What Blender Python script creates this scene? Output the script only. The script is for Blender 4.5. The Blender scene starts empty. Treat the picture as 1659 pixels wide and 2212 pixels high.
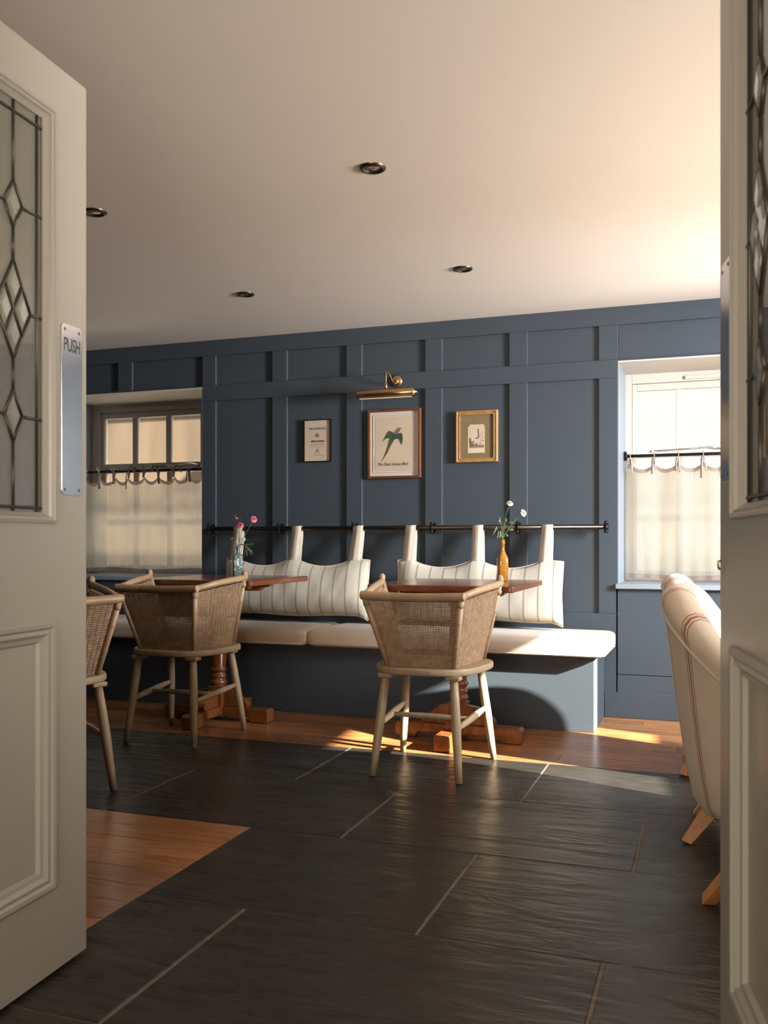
import bpy, bmesh, math, random
from mathutils import Vector, Matrix, Quaternion
PI = math.pi
R = math.radians
SC = bpy.context.scene
COL = SC.collection
random.seed(7)

# ------------------------------------------------------------------ camera
F_PX = 1994.0
YAW = R(19.7)
cam_d = bpy.data.cameras.new('camera')
cam = bpy.data.objects.new('camera', cam_d)
COL.objects.link(cam)
cam_d.sensor_fit = 'VERTICAL'
cam_d.sensor_height = 36.0
cam_d.sensor_width = 27.0
cam_d.lens = F_PX / 2212.0 * 36.0
cam_d.shift_y = 61.0 / 2212.0
cam_d.clip_start = 0.02
cam.location = (0, 0, 1.0)
cam.rotation_euler = (R(90), 0, YAW)
cam_d.dof.use_dof = True
cam_d.dof.focus_distance = 4.6
cam_d.dof.aperture_fstop = 7.0
SC.camera = cam

# ------------------------------------------------------------------ view, world, sun, daylight
SC.view_settings.view_transform = 'Standard'
SC.view_settings.look = 'None'
SC.view_settings.gamma = 1.0
SC.view_settings.exposure = -0.12
SC.cycles.use_denoising = True
SC.cycles.max_bounces = 10
SC.cycles.diffuse_bounces = 6
SC.cycles.glossy_bounces = 4
SC.cycles.transparent_max_bounces = 16
SC.cycles.sample_clamp_indirect = 6.0
SC.cycles.caustics_reflective = False
SC.cycles.caustics_refractive = False

world = bpy.data.worlds.new('sky')
SC.world = world
world.use_nodes = True
bg = world.node_tree.nodes['Background']
bg.inputs[0].default_value = (0.66, 0.82, 1.0, 1)
bg.inputs[1].default_value = 2.6

SUN_DIR = Vector((-1.0, 0.283, -0.49)).normalized()
sun_d = bpy.data.lights.new('sun', 'SUN')
sun_d.energy = 72.0
sun_d.angle = R(0.7)
sun_d.color = (1.0, 0.93, 0.82)
sun = bpy.data.objects.new('sun', sun_d)
COL.objects.link(sun)
sun.rotation_euler = SUN_DIR.to_track_quat('-Z', 'Y').to_euler()
sun.location = (8, 0, 6)


def area(name, loc, direction, sx, sy, energy, color, spread=180):
    d = bpy.data.lights.new(name, 'AREA')
    d.shape = 'RECTANGLE'
    d.size = sx
    d.size_y = sy
    d.energy = energy
    d.color = color
    d.spread = R(spread)
    o = bpy.data.objects.new(name, d)
    COL.objects.link(o)
    o.location = loc
    o.rotation_euler = Vector(direction).to_track_quat('-Z', 'Z').to_euler()
    return o


# daylight outside the window of the right wall: sky, and the sunlit street shining up
area('daylight_sky', (2.235, 3.85, 1.62), (-1, 0.95, -0.62), 0.8, 0.75, 225, (0.86, 0.93, 1.0), 120)
area('daylight_street', (4.6, 3.30, 0.86), (-1, 0.0, 0.20), 2.2, 0.5, 400, (1.0, 0.89, 0.80), 110)
# open sky above the lane outside the two windows of the panelled wall
area('daylight_lane', (-3.80, 6.75, 3.1), (0, -0.55, -1.0), 1.8, 0.9, 215, (1.0, 0.93, 0.82))
area('daylight_lane', (0.07, 6.75, 3.1), (0, -0.55, -1.0), 1.8, 0.9, 14, (0.95, 0.97, 1.0))
# warm fill lamp added behind the camera to lift the doors and chairs
area('hall_fill', (-0.2, -2.12, 1.35), (0, 1, 0), 1.7, 1.5, 100, (1.0, 0.88, 0.74), 170)


# ------------------------------------------------------------------ materials
def new_mat(name):
    m = bpy.data.materials.new(name)
    m.use_nodes = True
    nt = m.node_tree
    return m, nt, nt.nodes['Principled BSDF']


def N(nt, kind, **kw):
    n = nt.nodes.new(kind)
    for k, v in kw.items():
        setattr(n, k, v)
    return n


def L(nt, a, b):
    nt.links.new(a, b)


def math_node(nt, op, a, b=None, c=None):
    n = N(nt, 'ShaderNodeMath', operation=op)
    for i, v in enumerate((a, b, c)):
        if v is None:
            continue
        if isinstance(v, (int, float)):
            n.inputs[i].default_value = v
        else:
            L(nt, v, n.inputs[i])
    return n.outputs[0]


def mixc(nt, fac, a, b):
    n = N(nt, 'ShaderNodeMix', data_type='RGBA')
    for idx, v in ((0, fac), (6, a), (7, b)):
        if isinstance(v, (int, float)):
            n.inputs[idx].default_value = v
        elif isinstance(v, tuple):
            n.inputs[idx].default_value = (*v, 1)
        else:
            L(nt, v, n.inputs[idx])
    return n.outputs[2]


def coord(nt, out='Object', scale=(1, 1, 1), rot=(0, 0, 0)):
    tc = N(nt, 'ShaderNodeTexCoord')
    mp = N(nt, 'ShaderNodeMapping')
    mp.inputs['Scale'].default_value = scale
    mp.inputs['Rotation'].default_value = rot
    L(nt, tc.outputs[out], mp.inputs[0])
    return mp.outputs[0]


def noise(nt, vec, scale, detail=4, rough=0.55, dist=0.0):
    n = N(nt, 'ShaderNodeTexNoise')
    n.inputs['Scale'].default_value = scale
    n.inputs['Detail'].default_value = detail
    n.inputs['Roughness'].default_value = rough
    n.inputs['Distortion'].default_value = dist
    L(nt, vec, n.inputs['Vector'])
    return n.outputs['Fac']


def ramp(nt, fac, stops):
    n = N(nt, 'ShaderNodeValToRGB')
    el = n.color_ramp.elements
    while len(el) < len(stops):
        el.new(0.5)
    for e, (p, c) in zip(el, stops):
        e.position = p
        e.color = (*c, 1) if len(c) == 3 else c
    L(nt, fac, n.inputs[0])
    return n.outputs[0]


def bump(nt, bsdf, h, strength=0.3, dist=0.01):
    b = N(nt, 'ShaderNodeBump')
    b.inputs['Strength'].default_value = strength
    b.inputs['Distance'].default_value = dist
    L(nt, h, b.inputs['Height'])
    L(nt, b.outputs[0], bsdf.inputs['Normal'])


def mat(name, col, rough=0.5, metal=0.0, var=0.0, vscale=6.0, bscale=0.0, bstr=0.1, stretch=(1, 1, 1), spec=0.5, coat=0.0):
    m, nt, b = new_mat(name)
    b.inputs['Roughness'].default_value = rough
    b.inputs['Metallic'].default_value = metal
    b.inputs['Specular IOR Level'].default_value = spec
    b.inputs['Coat Weight'].default_value = coat
    b.inputs['Coat Roughness'].default_value = 0.12
    if var > 0:
        v = coord(nt, 'Object', stretch)
        f = noise(nt, v, vscale, 5)
        lo = tuple(c * (1 - var) for c in col)
        hi = tuple(min(1, c * (1 + var)) for c in col)
        L(nt, ramp(nt, f, [(0.3, lo), (0.7, hi)]), b.inputs['Base Color'])
    else:
        b.inputs['Base Color'].default_value = (*col, 1)
    if bscale > 0:
        v = coord(nt, 'Object', stretch)
        bump(nt, b, noise(nt, v, bscale, 4), bstr, 0.004)
    return m


def wood_mat(name, lo, hi, rough=0.35, scale=5.0, stretch=(1, 12, 12), coat=0.0, island=0.0, bstr=0.06):
    m, nt, b = new_mat(name)
    v = coord(nt, 'Object', stretch)
    f = noise(nt, v, scale, 6, 0.6, 1.2)
    c = ramp(nt, f, [(0.3, lo), (0.72, hi)])
    if island > 0:
        g = N(nt, 'ShaderNodeNewGeometry')
        k = math_node(nt, 'MULTIPLY_ADD', g.outputs['Random Per Island'], island * 2, 1 - island)
        hsv = N(nt, 'ShaderNodeHueSaturation')
        L(nt, c, hsv.inputs['Color'])
        L(nt, k, hsv.inputs['Value'])
        c = hsv.outputs[0]
    L(nt, c, b.inputs['Base Color'])
    b.inputs['Roughness'].default_value = rough
    b.inputs['Coat Weight'].default_value = coat
    b.inputs['Coat Roughness'].default_value = 0.15
    bump(nt, b, f, bstr, 0.003)
    return m


M = {}
M['blue'] = mat('blue_eggshell_paint', (0.056, 0.068, 0.083), 0.5, bscale=60, bstr=0.04, spec=0.2)
M['lit_blue'] = mat('blue_paint_window_lit', (0.23, 0.265, 0.31), 0.4)  # wall blue made paler: window light on sills and jambs put into colour
M['cream_paint'] = mat('cream_window_paint', (0.56, 0.50, 0.435), 0.4)
M['reveal'] = mat('reveal_plaster', (0.62, 0.57, 0.50), 0.6)
M['ceiling'] = mat('ceiling_plaster', (0.80, 0.735, 0.685), 0.75, bscale=1.3, bstr=0.25)
M['cream_wall'] = mat('cream_wall_paint', (0.68, 0.57, 0.45), 0.7)
M['door_paint'] = mat('door_satin_paint', (0.36, 0.335, 0.29), 0.33, bscale=35, bstr=0.03)
M['hall_wall'] = mat('hall_wall_paint', (0.50, 0.43, 0.35), 0.7)
M['steel'] = mat('brushed_steel', (0.62, 0.62, 0.63), 0.16, 1.0, bscale=4, bstr=0.02, stretch=(1, 1, 90))
M['lead'] = mat('dull_lead_came', (0.085, 0.075, 0.06), 0.4, 0.6)
M['black_iron'] = mat('black_iron', (0.022, 0.020, 0.019), 0.38, 0.7)
M['ink'] = mat('dark_ink', (0.05, 0.045, 0.04), 0.8)
M['cane'] = mat('woven_cane', (0.37, 0.24, 0.14), 0.5, var=0.28, vscale=40)
M['cane_pole'] = mat('cane_pole', (0.40, 0.265, 0.155), 0.42, var=0.15, vscale=14)
M['ash'] = wood_mat('pale_ash_wood', (0.29, 0.195, 0.11), (0.41, 0.295, 0.18), 0.45, 4, (10, 10, 1.2))
M['mahogany'] = wood_mat('polished_mahogany', (0.10, 0.026, 0.012), (0.22, 0.065, 0.025), 0.22, 4, (2, 14, 14), 0.35)
M['pedestal_wood'] = wood_mat('warm_varnished_wood', (0.16, 0.048, 0.014), (0.28, 0.095, 0.028), 0.25, 5, (6, 6, 3), 0.4)
M['frame_wood'] = wood_mat('picture_frame_wood', (0.10, 0.028, 0.010), (0.19, 0.06, 0.02), 0.35, 6, (8, 8, 8))
M['leg_wood'] = wood_mat('oiled_beech_leg', (0.42, 0.17, 0.045), (0.56, 0.25, 0.075), 0.4, 5, (8, 8, 2))
M['gold'] = mat('gilt_moulding', (0.62, 0.36, 0.15), 0.38, 0.55, var=0.15, vscale=30)
M['brass'] = mat('antique_brass', (0.62, 0.40, 0.20), 0.24, 1.0)
M['white_enamel'] = mat('lamp_inside', (0.7, 0.65, 0.55), 0.4)
M['bronze'] = mat('dark_bronze', (0.20, 0.155, 0.115), 0.3, 1.0)
M['rail_metal'] = mat('oil_rubbed_bronze', (0.085, 0.065, 0.05), 0.32, 1.0)
M['bulb'] = mat('unlit_bulb_reflector', (0.62, 0.57, 0.50), 0.15, 0.9)
M['paper'] = mat('aged_paper', (0.56, 0.44, 0.33), 0.8, var=0.08, vscale=5)
M['print_paper'] = mat('print_paper', (0.54, 0.43, 0.31), 0.8, var=0.06, vscale=5)
M['mount_white'] = mat('white_mount_board', (0.58, 0.54, 0.47), 0.8)
M['mount_olive'] = mat('olive_mount_board', (0.19, 0.13, 0.062), 0.8)
M['sepia_dark'] = mat('sepia_ink_dark', (0.15, 0.105, 0.06), 0.8)
M['sepia_mid'] = mat('sepia_ink_mid', (0.24, 0.17, 0.105), 0.8)
M['sepia_light'] = mat('sepia_wash_light', (0.60, 0.50, 0.36), 0.8)
M['blue_ink'] = mat('blue_grey_ink', (0.12, 0.17, 0.18), 0.8)
M['bird_green'] = mat('bird_green_feather', (0.04, 0.085, 0.025), 0.7, var=0.4, vscale=60)
M['bird_teal'] = mat('bird_teal_feather', (0.03, 0.06, 0.045), 0.7, var=0.4, vscale=60)
M['bird_olive'] = mat('bird_olive_tail', (0.085, 0.085, 0.03), 0.7, var=0.35, vscale=60)
M['bird_grey'] = mat('bird_grey_head', (0.16, 0.13, 0.11), 0.7)
M['stem'] = mat('flower_stem_green', (0.16, 0.22, 0.08), 0.55)
M['leaf'] = mat('grey_green_leaf', (0.20, 0.29, 0.15), 0.55, var=0.2, vscale=50)
M['white_petal'] = mat('white_petal', (0.82, 0.80, 0.66), 0.6)
M['pink_petal'] = mat('pink_petal', (0.86, 0.20, 0.34), 0.6, var=0.22, vscale=70)
M['green_petal'] = mat('greenish_white_petal', (0.58, 0.60, 0.42), 0.6)
M['grout'] = mat('pale_grout', (0.15, 0.125, 0.095), 0.85, var=0.35, vscale=30)
M['earth'] = mat('street_ground', (0.48, 0.40, 0.31), 0.9, var=0.1, vscale=2)
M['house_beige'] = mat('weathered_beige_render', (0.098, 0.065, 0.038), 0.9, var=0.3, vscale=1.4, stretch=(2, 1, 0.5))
M['house_beige_light'] = mat('outer_masonry', (0.45, 0.37, 0.27), 0.9)
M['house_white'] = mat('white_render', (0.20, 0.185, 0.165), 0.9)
M['roof_slate'] = mat('grey_roof', (0.09, 0.09, 0.10), 0.8)
M['concrete'] = mat('building_shell', (0.4, 0.37, 0.33), 0.9)


def slate_material():
    m, nt, b = new_mat('riven_slate')
    v = coord(nt, 'Object', (1.0, 4.6, 1.0), (0, 0, R(-6)))
    big = noise(nt, v, 1.9, 4, 0.55, 1.4)
    fine = noise(nt, v, 8.0, 5, 0.6, 0.8)
    spk = noise(nt, coord(nt, 'Object'), 45, 3)
    g = N(nt, 'ShaderNodeNewGeometry')
    c = ramp(nt, fine, [(0.30, (0.012, 0.0102, 0.0078)), (0.75, (0.034, 0.0295, 0.0235))])
    c = mixc(nt, math_node(nt, 'MULTIPLY', spk, 0.35), c, (0.045, 0.040, 0.033))
    hsv = N(nt, 'ShaderNodeHueSaturation')
    L(nt, c, hsv.inputs['Color'])
    L(nt, math_node(nt, 'MULTIPLY_ADD', g.outputs['Random Per Island'], 0.4, 0.8), hsv.inputs['Value'])
    L(nt, hsv.outputs[0], b.inputs['Base Color'])
    L(nt, math_node(nt, 'MULTIPLY_ADD', fine, 0.2, 0.22), b.inputs['Roughness'])
    h = math_node(nt, 'ADD', math_node(nt, 'MULTIPLY', big, 1.0), math_node(nt, 'MULTIPLY', fine, 0.12))
    patch = noise(nt, coord(nt, 'Object'), 1.1, 2)
    h = math_node(nt, 'MULTIPLY', h, ramp(nt, patch, [(0.35, (0.25, 0.25, 0.25)), (0.65, (1, 1, 1))]))
    bump(nt, b, h, 0.6, 0.045)
    b.inputs['Specular IOR Level'].default_value = 0.42
    return m


M['slate'] = slate_material()
M['oak'] = wood_mat('varnished_floor_boards', (0.24, 0.092, 0.030), (0.45, 0.20, 0.072), 0.27, 3.0, (1.2, 16, 1), 0.25, 0.28, 0.05)


def stripes_mask(nt, x, period, bands):
    """1 inside any of the bands (fractions of the period)"""
    fr = math_node(nt, 'FRACT', math_node(nt, 'MULTIPLY', x, 1.0 / period))
    tot = None
    for a, b in bands:
        k = math_node(nt, 'MULTIPLY', math_node(nt, 'GREATER_THAN', fr, a), math_node(nt, 'LESS_THAN', fr, b))
        tot = k if tot is None else math_node(nt, 'MAXIMUM', tot, k)
    return tot


def sep(nt, vec, i):
    s = N(nt, 'ShaderNodeSeparateXYZ')
    L(nt, vec, s.inputs[0])
    return s.outputs[i]


def fabric(name, base, line, period, bands, use_uv=False, axis=0, weave=220, sheen=0.2):
    m, nt, b = new_mat(name)
    v = coord(nt, 'UV' if use_uv else 'Object')
    x = sep(nt, v, axis)
    c = ramp(nt, noise(nt, v, 14, 5), [(0.3, tuple(k * 0.93 for k in base)), (0.7, base)])
    if bands:
        c = mixc(nt, math_node(nt, 'MULTIPLY', stripes_mask(nt, x, period, bands), 0.85), c, line)
    L(nt, c, b.inputs['Base Color'])
    b.inputs['Roughness'].default_value = 0.9
    b.inputs['Specular IOR Level'].default_value = 0.15
    b.inputs['Sheen Weight'].default_value = sheen
    bump(nt, b, noise(nt, coord(nt, 'Object'), weave, 2), 0.12, 0.002)
    return m


M['bench_fabric'] = fabric('beige_bench_fabric', (0.62, 0.50, 0.375), None, 1, None)
M['ticking'] = fabric('striped_ticking', (0.60, 0.545, 0.455), (0.17, 0.145, 0.13), 0.080, [(0.455, 0.475), (0.49, 0.535), (0.55, 0.57)])
M['strap_fabric'] = fabric('striped_strap_fabric', (0.62, 0.54, 0.44), (0.19, 0.155, 0.13), 0.030, [(0.40, 0.47), (0.56, 0.63)])
M['armchair_fabric'] = fabric('red_striped_linen', (0.70, 0.585, 0.45), (0.30, 0.085, 0.055), 0.125,
                              [(0.32, 0.345), (0.385, 0.435), (0.475, 0.50)], use_uv=True)
M['armchair_plain'] = fabric('cream_linen', (0.72, 0.62, 0.49), None, 1, None)


def curtain_material(name, base, line, hem=False):
    m = bpy.data.materials.new(name)
    m.use_nodes = True
    nt = m.node_tree
    nt.nodes.clear()
    out = N(nt, 'ShaderNodeOutputMaterial')
    v = coord(nt, 'Object')
    x = sep(nt, v, 0)
    s = stripes_mask(nt, x, 0.0085 if not hem else 0.006, [(0.0, 0.34 if not hem else 0.5)])
    c = mixc(nt, math_node(nt, 'MULTIPLY', s, 0.75), base, line)
    d = N(nt, 'ShaderNodeBsdfDiffuse')
    t = N(nt, 'ShaderNodeBsdfTranslucent')
    tr = N(nt, 'ShaderNodeBsdfTransparent')
    L(nt, c, d.inputs[0])
    L(nt, c, t.inputs[0])
    m1 = N(nt, 'ShaderNodeMixShader')
    m1.inputs[0].default_value = 0.80 if not hem else 0.5
    L(nt, d.outputs[0], m1.inputs[1])
    L(nt, t.outputs[0], m1.inputs[2])
    m2 = N(nt, 'ShaderNodeMixShader')
    m2.inputs[0].default_value = 0.17 if not hem else 0.02
    L(nt, m1.outputs[0], m2.inputs[1])
    L(nt, tr.outputs[0], m2.inputs[2])
    L(nt, m2.outputs[0], out.inputs[0])
    return m


M['curtain'] = curtain_material('sheer_striped_linen', (0.97, 0.92, 0.82), (0.50, 0.43, 0.36))
M['curtain_hem'] = curtain_material('striped_hem_linen', (0.50, 0.40, 0.34), (0.26, 0.19, 0.16), True)
M['tie'] = mat('curtain_tie_tape', (0.33, 0.27, 0.23), 0.9)


def glass(name, tint, fac, rough=0.02, haze=0.0, haze_col=(0.4, 0.38, 0.33)):
    m = bpy.data.materials.new(name)
    m.use_nodes = True
    nt = m.node_tree
    nt.nodes.clear()
    out = N(nt, 'ShaderNodeOutputMaterial')
    tr = N(nt, 'ShaderNodeBsdfTransparent')
    tr.inputs[0].default_value = (*tint, 1)
    gl = N(nt, 'ShaderNodeBsdfGlossy')
    gl.inputs['Roughness'].default_value = rough
    last = tr.outputs[0]
    if haze > 0:
        df = N(nt, 'ShaderNodeBsdfDiffuse')
        df.inputs[0].default_value = (*haze_col, 1)
        h = N(nt, 'ShaderNodeMixShader')
        h.inputs[0].default_value = haze
        L(nt, last, h.inputs[1])
        L(nt, df.outputs[0], h.inputs[2])
        last = h.outputs[0]
    fr = N(nt, 'ShaderNodeFresnel')
    fr.inputs[0].default_value = 1.45
    k = math_node(nt, 'MULTIPLY', fr.outputs[0], fac)
    mx = N(nt, 'ShaderNodeMixShader')
    L(nt, k, mx.inputs[0])
    L(nt, last, mx.inputs[1])
    L(nt, gl.outputs[0], mx.inputs[2])
    L(nt, mx.outputs[0], out.inputs[0])
    return m


M['pane'] = glass('window_glass', (0.96, 0.97, 0.96), 0.8)
M['door_glass'] = glass('leaded_door_glass', (0.80, 0.79, 0.74), 0.9, 0.015, 0.30, (0.50, 0.48, 0.42))
M['bevel_glass'] = glass('bevelled_diamond_glass', (0.92, 0.92, 0.88), 2.2, 0.03, 0.25, (0.7, 0.68, 0.6))


M['amber'] = glass('amber_bottle_glass', (0.97, 0.76, 0.42), 1.6, 0.05, 0.36, (0.80, 0.36, 0.07))
M['aqua'] = glass('aqua_bottle_glass', (0.84, 0.93, 0.91), 1.8, 0.05, 0.24, (0.42, 0.58, 0.56))


# ------------------------------------------------------------------ mesh builder
class MB:
    def __init__(self):
        self.v, self.f, self.m, self.s, self.uv = [], [], [], [], {}

    def vert(self, p):
        self.v.append(tuple(p))
        return len(self.v) - 1

    def face(self, idx, mi=0, smooth=False, uvs=None):
        self.f.append(tuple(idx))
        self.m.append(mi)
        self.s.append(smooth)
        if uvs:
            self.uv[len(self.f) - 1] = uvs
        return self

    def box(self, x0, x1, y0, y1, z0, z1, mi=0, tf=None):
        pts = [(x, y, z) for z in (z0, z1) for y in (y0, y1) for x in (x0, x1)]
        if tf:
            pts = [tf(p) for p in pts]
        i = [self.vert(p) for p in pts]
        for q in ((0, 2, 3, 1), (4, 5, 7, 6), (0, 1, 5, 4), (2, 6, 7, 3), (0, 4, 6, 2), (1, 3, 7, 5)):
            self.face([i[k] for k in q], mi)
        return self

    def prism(self, poly, z0, z1, axis='z', mi=0, smooth=False, tf=None):
        """poly: list of 2D points extruded along axis"""
        def P(a, b, h):
            p = {'z': (a, b, h), 'y': (a, h, b), 'x': (h, a, b)}[axis]
            return tf(p) if tf else p
        n = len(poly)
        A = [self.vert(P(a, b, z0)) for a, b in poly]
        B = [self.vert(P(a, b, z1)) for a, b in poly]
        self.face(A[::-1], mi)
        self.face(B, mi)
        for i in range(n):
            j = (i + 1) % n
            self.face((A[i], A[j], B[j], B[i]), mi, smooth)
        return self

    def tube(self, pts, r, sides=8, caps=True, closed=False, mi=0, squash=None, up=None):
        pts = [Vector(p) for p in pts]
        n = len(pts)
        rad = r if isinstance(r, (list, tuple)) else [r] * n
        rings = []
        prev = None
        acc = 0.0
        us = []
        for i, p in enumerate(pts):
            if closed:
                d = pts[(i + 1) % n] - pts[i - 1]
            else:
                d = pts[min(i + 1, n - 1)] - pts[max(i - 1, 0)]
            if d.length < 1e-9:
                d = Vector((0, 0, 1))
            d.normalize()
            if prev is None:
                a = Vector(up) if up else (Vector((0, 0, 1)) if abs(d.z) < 0.9 else Vector((1, 0, 0)))
                e1 = (a - d * a.dot(d)).normalized()
            else:
                e1 = (prev - d * prev.dot(d))
                e1 = e1.normalized() if e1.length > 1e-6 else d.orthogonal().normalized()
            prev = e1
            e2 = d.cross(e1)
            if i:
                acc += (p - pts[i - 1]).length
            us.append(acc)
            sq = squash if squash else (1, 1)
            rings.append([self.vert(p + e1 * (rad[i] * sq[0] * math.cos(2 * PI * k / sides)) + e2 * (rad[i] * sq[1] * math.sin(2 * PI * k / sides))) for k in range(sides)])
        m = n if closed else n - 1
        for i in range(m):
            a, b = rings[i], rings[(i + 1) % n]
            for k in range(sides):
                l = (k + 1) % sides
                u0, u1 = us[i], us[i + 1] if i + 1 < n else us[i]
                self.face((a[k], a[l], b[l], b[k]), mi, True, ((u0, k / sides), (u0, (k + 1) / sides), (u1, (k + 1) / sides), (u1, k / sides)))
        if caps and not closed:
            self.face(rings[0][::-1], mi)
            self.face(rings[-1], mi)
        return self

    def lathe(self, prof, c=(0, 0, 0), seg=24, mi=0, smooth=True, axis='z'):
        rings = []
        for r, h in prof:
            ring = []
            for k in range(seg):
                a = 2 * PI * k / seg
                x, y = r * math.cos(a), r * math.sin(a)
                p = {'z': (x, y, h), 'y': (x, h, y), 'x': (h, x, y)}[axis]
                ring.append(self.vert((p[0] + c[0], p[1] + c[1], p[2] + c[2])))
            rings.append(ring)
        for a, b in zip(rings, rings[1:]):
            for k in range(seg):
                l = (k + 1) % seg
                self.face((a[k], a[l], b[l], b[k]), mi, smooth)
        self.face(rings[0][::-1], mi)
        self.face(rings[-1], mi)
        return self

    def grid(self, fn, nu, nv, mi=0, smooth=True, closed_u=False, uvfn=None):
        ids = [[self.vert(fn(i, j)) for j in range(nv)] for i in range(nu)]
        for i in range(nu if closed_u else nu - 1):
            for j in range(nv - 1):
                q = ((i, j), ((i + 1) % nu, j), ((i + 1) % nu, j + 1), (i, j + 1))
                self.face([ids[a][b] for a, b in q], mi, smooth, [uvfn(a, b) for a, b in q] if uvfn else None)
        return ids

    def ball(self, c, r, seg=12, rings=8, mi=0, sc=(1, 1, 1)):
        prof = [(max(1e-4, r * math.sin(PI * i / rings)), -r * math.cos(PI * i / rings)) for i in range(rings + 1)]
        s0 = len(self.v)
        self.lathe(prof, (0, 0, 0), seg, mi)
        for i in range(s0, len(self.v)):
            x, y, z = self.v[i]
            self.v[i] = (x * sc[0] + c[0], y * sc[1] + c[1], z * sc[2] + c[2])
        return self

    def build(self, name, mats, parent=None, bevel=0.0, bseg=2, recalc=True, subsurf=0):
        me = bpy.data.meshes.new(name)
        me.from_pydata(self.v, [], self.f)
        if not isinstance(mats, (list, tuple)):
            mats = [mats]
        for m in mats:
            me.materials.append(m)
        for p, mi, s in zip(me.polygons, self.m, self.s):
            p.material_index = mi
            p.use_smooth = s
        if self.uv:
            ul = me.uv_layers.new(name='UVMap')
            for fi, uvs in self.uv.items():
                for li, uv in zip(me.polygons[fi].loop_indices, uvs):
                    ul.data[li].uv = uv
        if recalc:
            bm = bmesh.new()
            bm.from_mesh(me)
            bmesh.ops.recalc_face_normals(bm, faces=bm.faces)
            bm.to_mesh(me)
            bm.free()
        me.update()
        o = bpy.data.objects.new(name, me)
        COL.objects.link(o)
        if parent:
            o.parent = parent
        if bevel > 0:
            md = o.modifiers.new('edge', 'BEVEL')
            md.width = bevel
            md.segments = bseg
            md.limit_method = 'ANGLE'
            md.angle_limit = R(40)
        if subsurf:
            md = o.modifiers.new('smooth', 'SUBSURF')
            md.levels = subsurf
            md.render_levels = subsurf
        return o


def tag(o, label=None, cat=None, group=None, kind=None):
    if label:
        o['label'] = label
    if cat:
        o['category'] = cat
    if group:
        o['group'] = group
    if kind:
        o['kind'] = kind
    return o


def empty(name, loc=(0, 0, 0), rz=0.0):
    o = bpy.data.objects.new(name, None)
    o.empty_display_size = 0.1
    COL.objects.link(o)
    o.location = loc
    o.rotation_euler = (0, 0, rz)
    return o


def copy_tree(o, parent=None):
    c = o.copy()
    COL.objects.link(c)
    c.parent = parent
    for ch in [x for x in list(COL.objects) if x.parent == o]:
        copy_tree(ch, c)
    return c


def struct(o, label=None):
    o['kind'] = 'structure'
    if label:
        o['label'] = label
    return o


def text_obj(name, body, size, mat_, parent, loc, rot, extrude=0.0003, align='CENTER', shear=0.0, sx=1.0, spacing=1.0, bold=0.0):
    cu = bpy.data.curves.new(name, 'FONT')
    cu.body = body
    cu.size = size
    cu.align_x = align
    cu.align_y = 'CENTER'
    cu.extrude = extrude
    cu.shear = shear
    cu.space_character = spacing
    cu.offset = bold
    cu.materials.append(mat_)
    tmp = bpy.data.objects.new('text_source', cu)
    COL.objects.link(tmp)
    dg = bpy.context.evaluated_depsgraph_get()
    me = bpy.data.meshes.new_from_object(tmp.evaluated_get(dg))
    bpy.data.objects.remove(tmp)
    o = bpy.data.objects.new(name, me)
    COL.objects.link(o)
    o.parent = parent
    o.location = loc
    o.rotation_euler = rot
    o.scale = (sx, 1, 1)
    return o


# ------------------------------------------------------------------ room shell
CEIL = 2.32
WY = 5.35          # face of the panelled wall
XL, XR = -4.9, 2.25
FY = 1.08          # inner face of the doorway wall


def xr(y):          # the right wall is a little out of square
    return XR - 0.10 * (y - 3.4)


# floor: slate slabs, grout bed, boards
def floors():
    g = MB()
    g.box(-1.525, 2.7, -2.2, 2.868, -0.03, -0.0025)
    g.box(-4.9, 2.7, 2.868, 4.138, -0.03, -0.0025)
    mb = MB()
    rows = [(4.14, 3.51, [-1.65, -0.70], -4.9), (3.51, 2.875, [-1.184], -4.9), (2.875, 2.235, [-0.714], -1.525),
            (2.235, 1.60, [-1.20], -1.525), (1.60, 0.965, [-0.714], -1.525), (0.965, 0.33, [-1.20], -1.525),
            (0.33, -0.30, [-0.714], -1.525), (-0.3, -0.93, [-1.2], -1.525), (-0.93, -1.56, [-0.714], -1.525), (-1.56, -2.2, [-1.2], -1.525)]
    gap = 0.0034
    for y1, y0, js, xl in rows:
        a = js[0]
        xs = [a + k * 0.952 for k in range(-6, 6)]
        if xl > -2:
            xs = [x for x in xs if x > xl + 0.1]
        xs = [xl] + [x for x in xs if xl + 0.1 < x < 2.6] + [2.7]
        for x0, x1 in zip(xs, xs[1:]):
            dz = random.uniform(-0.0008, 0.0)
            mb.box(x0 + gap, x1 - gap, y0 + gap * 0.5, y1 - gap * 0.5, -0.02, dz)
    o = mb.build('floor_slate', M['slate'], bevel=0.003, bseg=1)
    struct(o)
    gr = g.build('floor_grout', M['grout'])
    struct(gr)
    wd = MB()
    for (xa, xb, ya, yb) in ((-4.9, 2.7, 4.14, 5.4), (-4.9, -1.525, 0.2, 2.872)):
        w = 0.118
        y = yb
        while y > ya + 0.01:
            y2 = max(ya, y - w)
            x = xa - random.uniform(0, 1.4)
            while x < xb:
                ln = random.uniform(1.1, 2.2)
                c0, c1 = max(x, xa), min(x + ln, xb)
                if c1 - c0 > 0.02:
                    wd.box(c0 + 0.0006, c1 - 0.0006, y2 + 0.0007, y - 0.0007, -0.02, -0.0005)
                x += ln
            y = y2
    struct(wd.build('floor_boards', M['oak'], bevel=0.0009, bseg=1))
    sb = MB()
    sb.box(-5.4, 3.2, -2.6, 6.0, -0.2, -0.028)
    struct(sb.build('floor_slab', M['concrete']))


floors()

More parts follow.
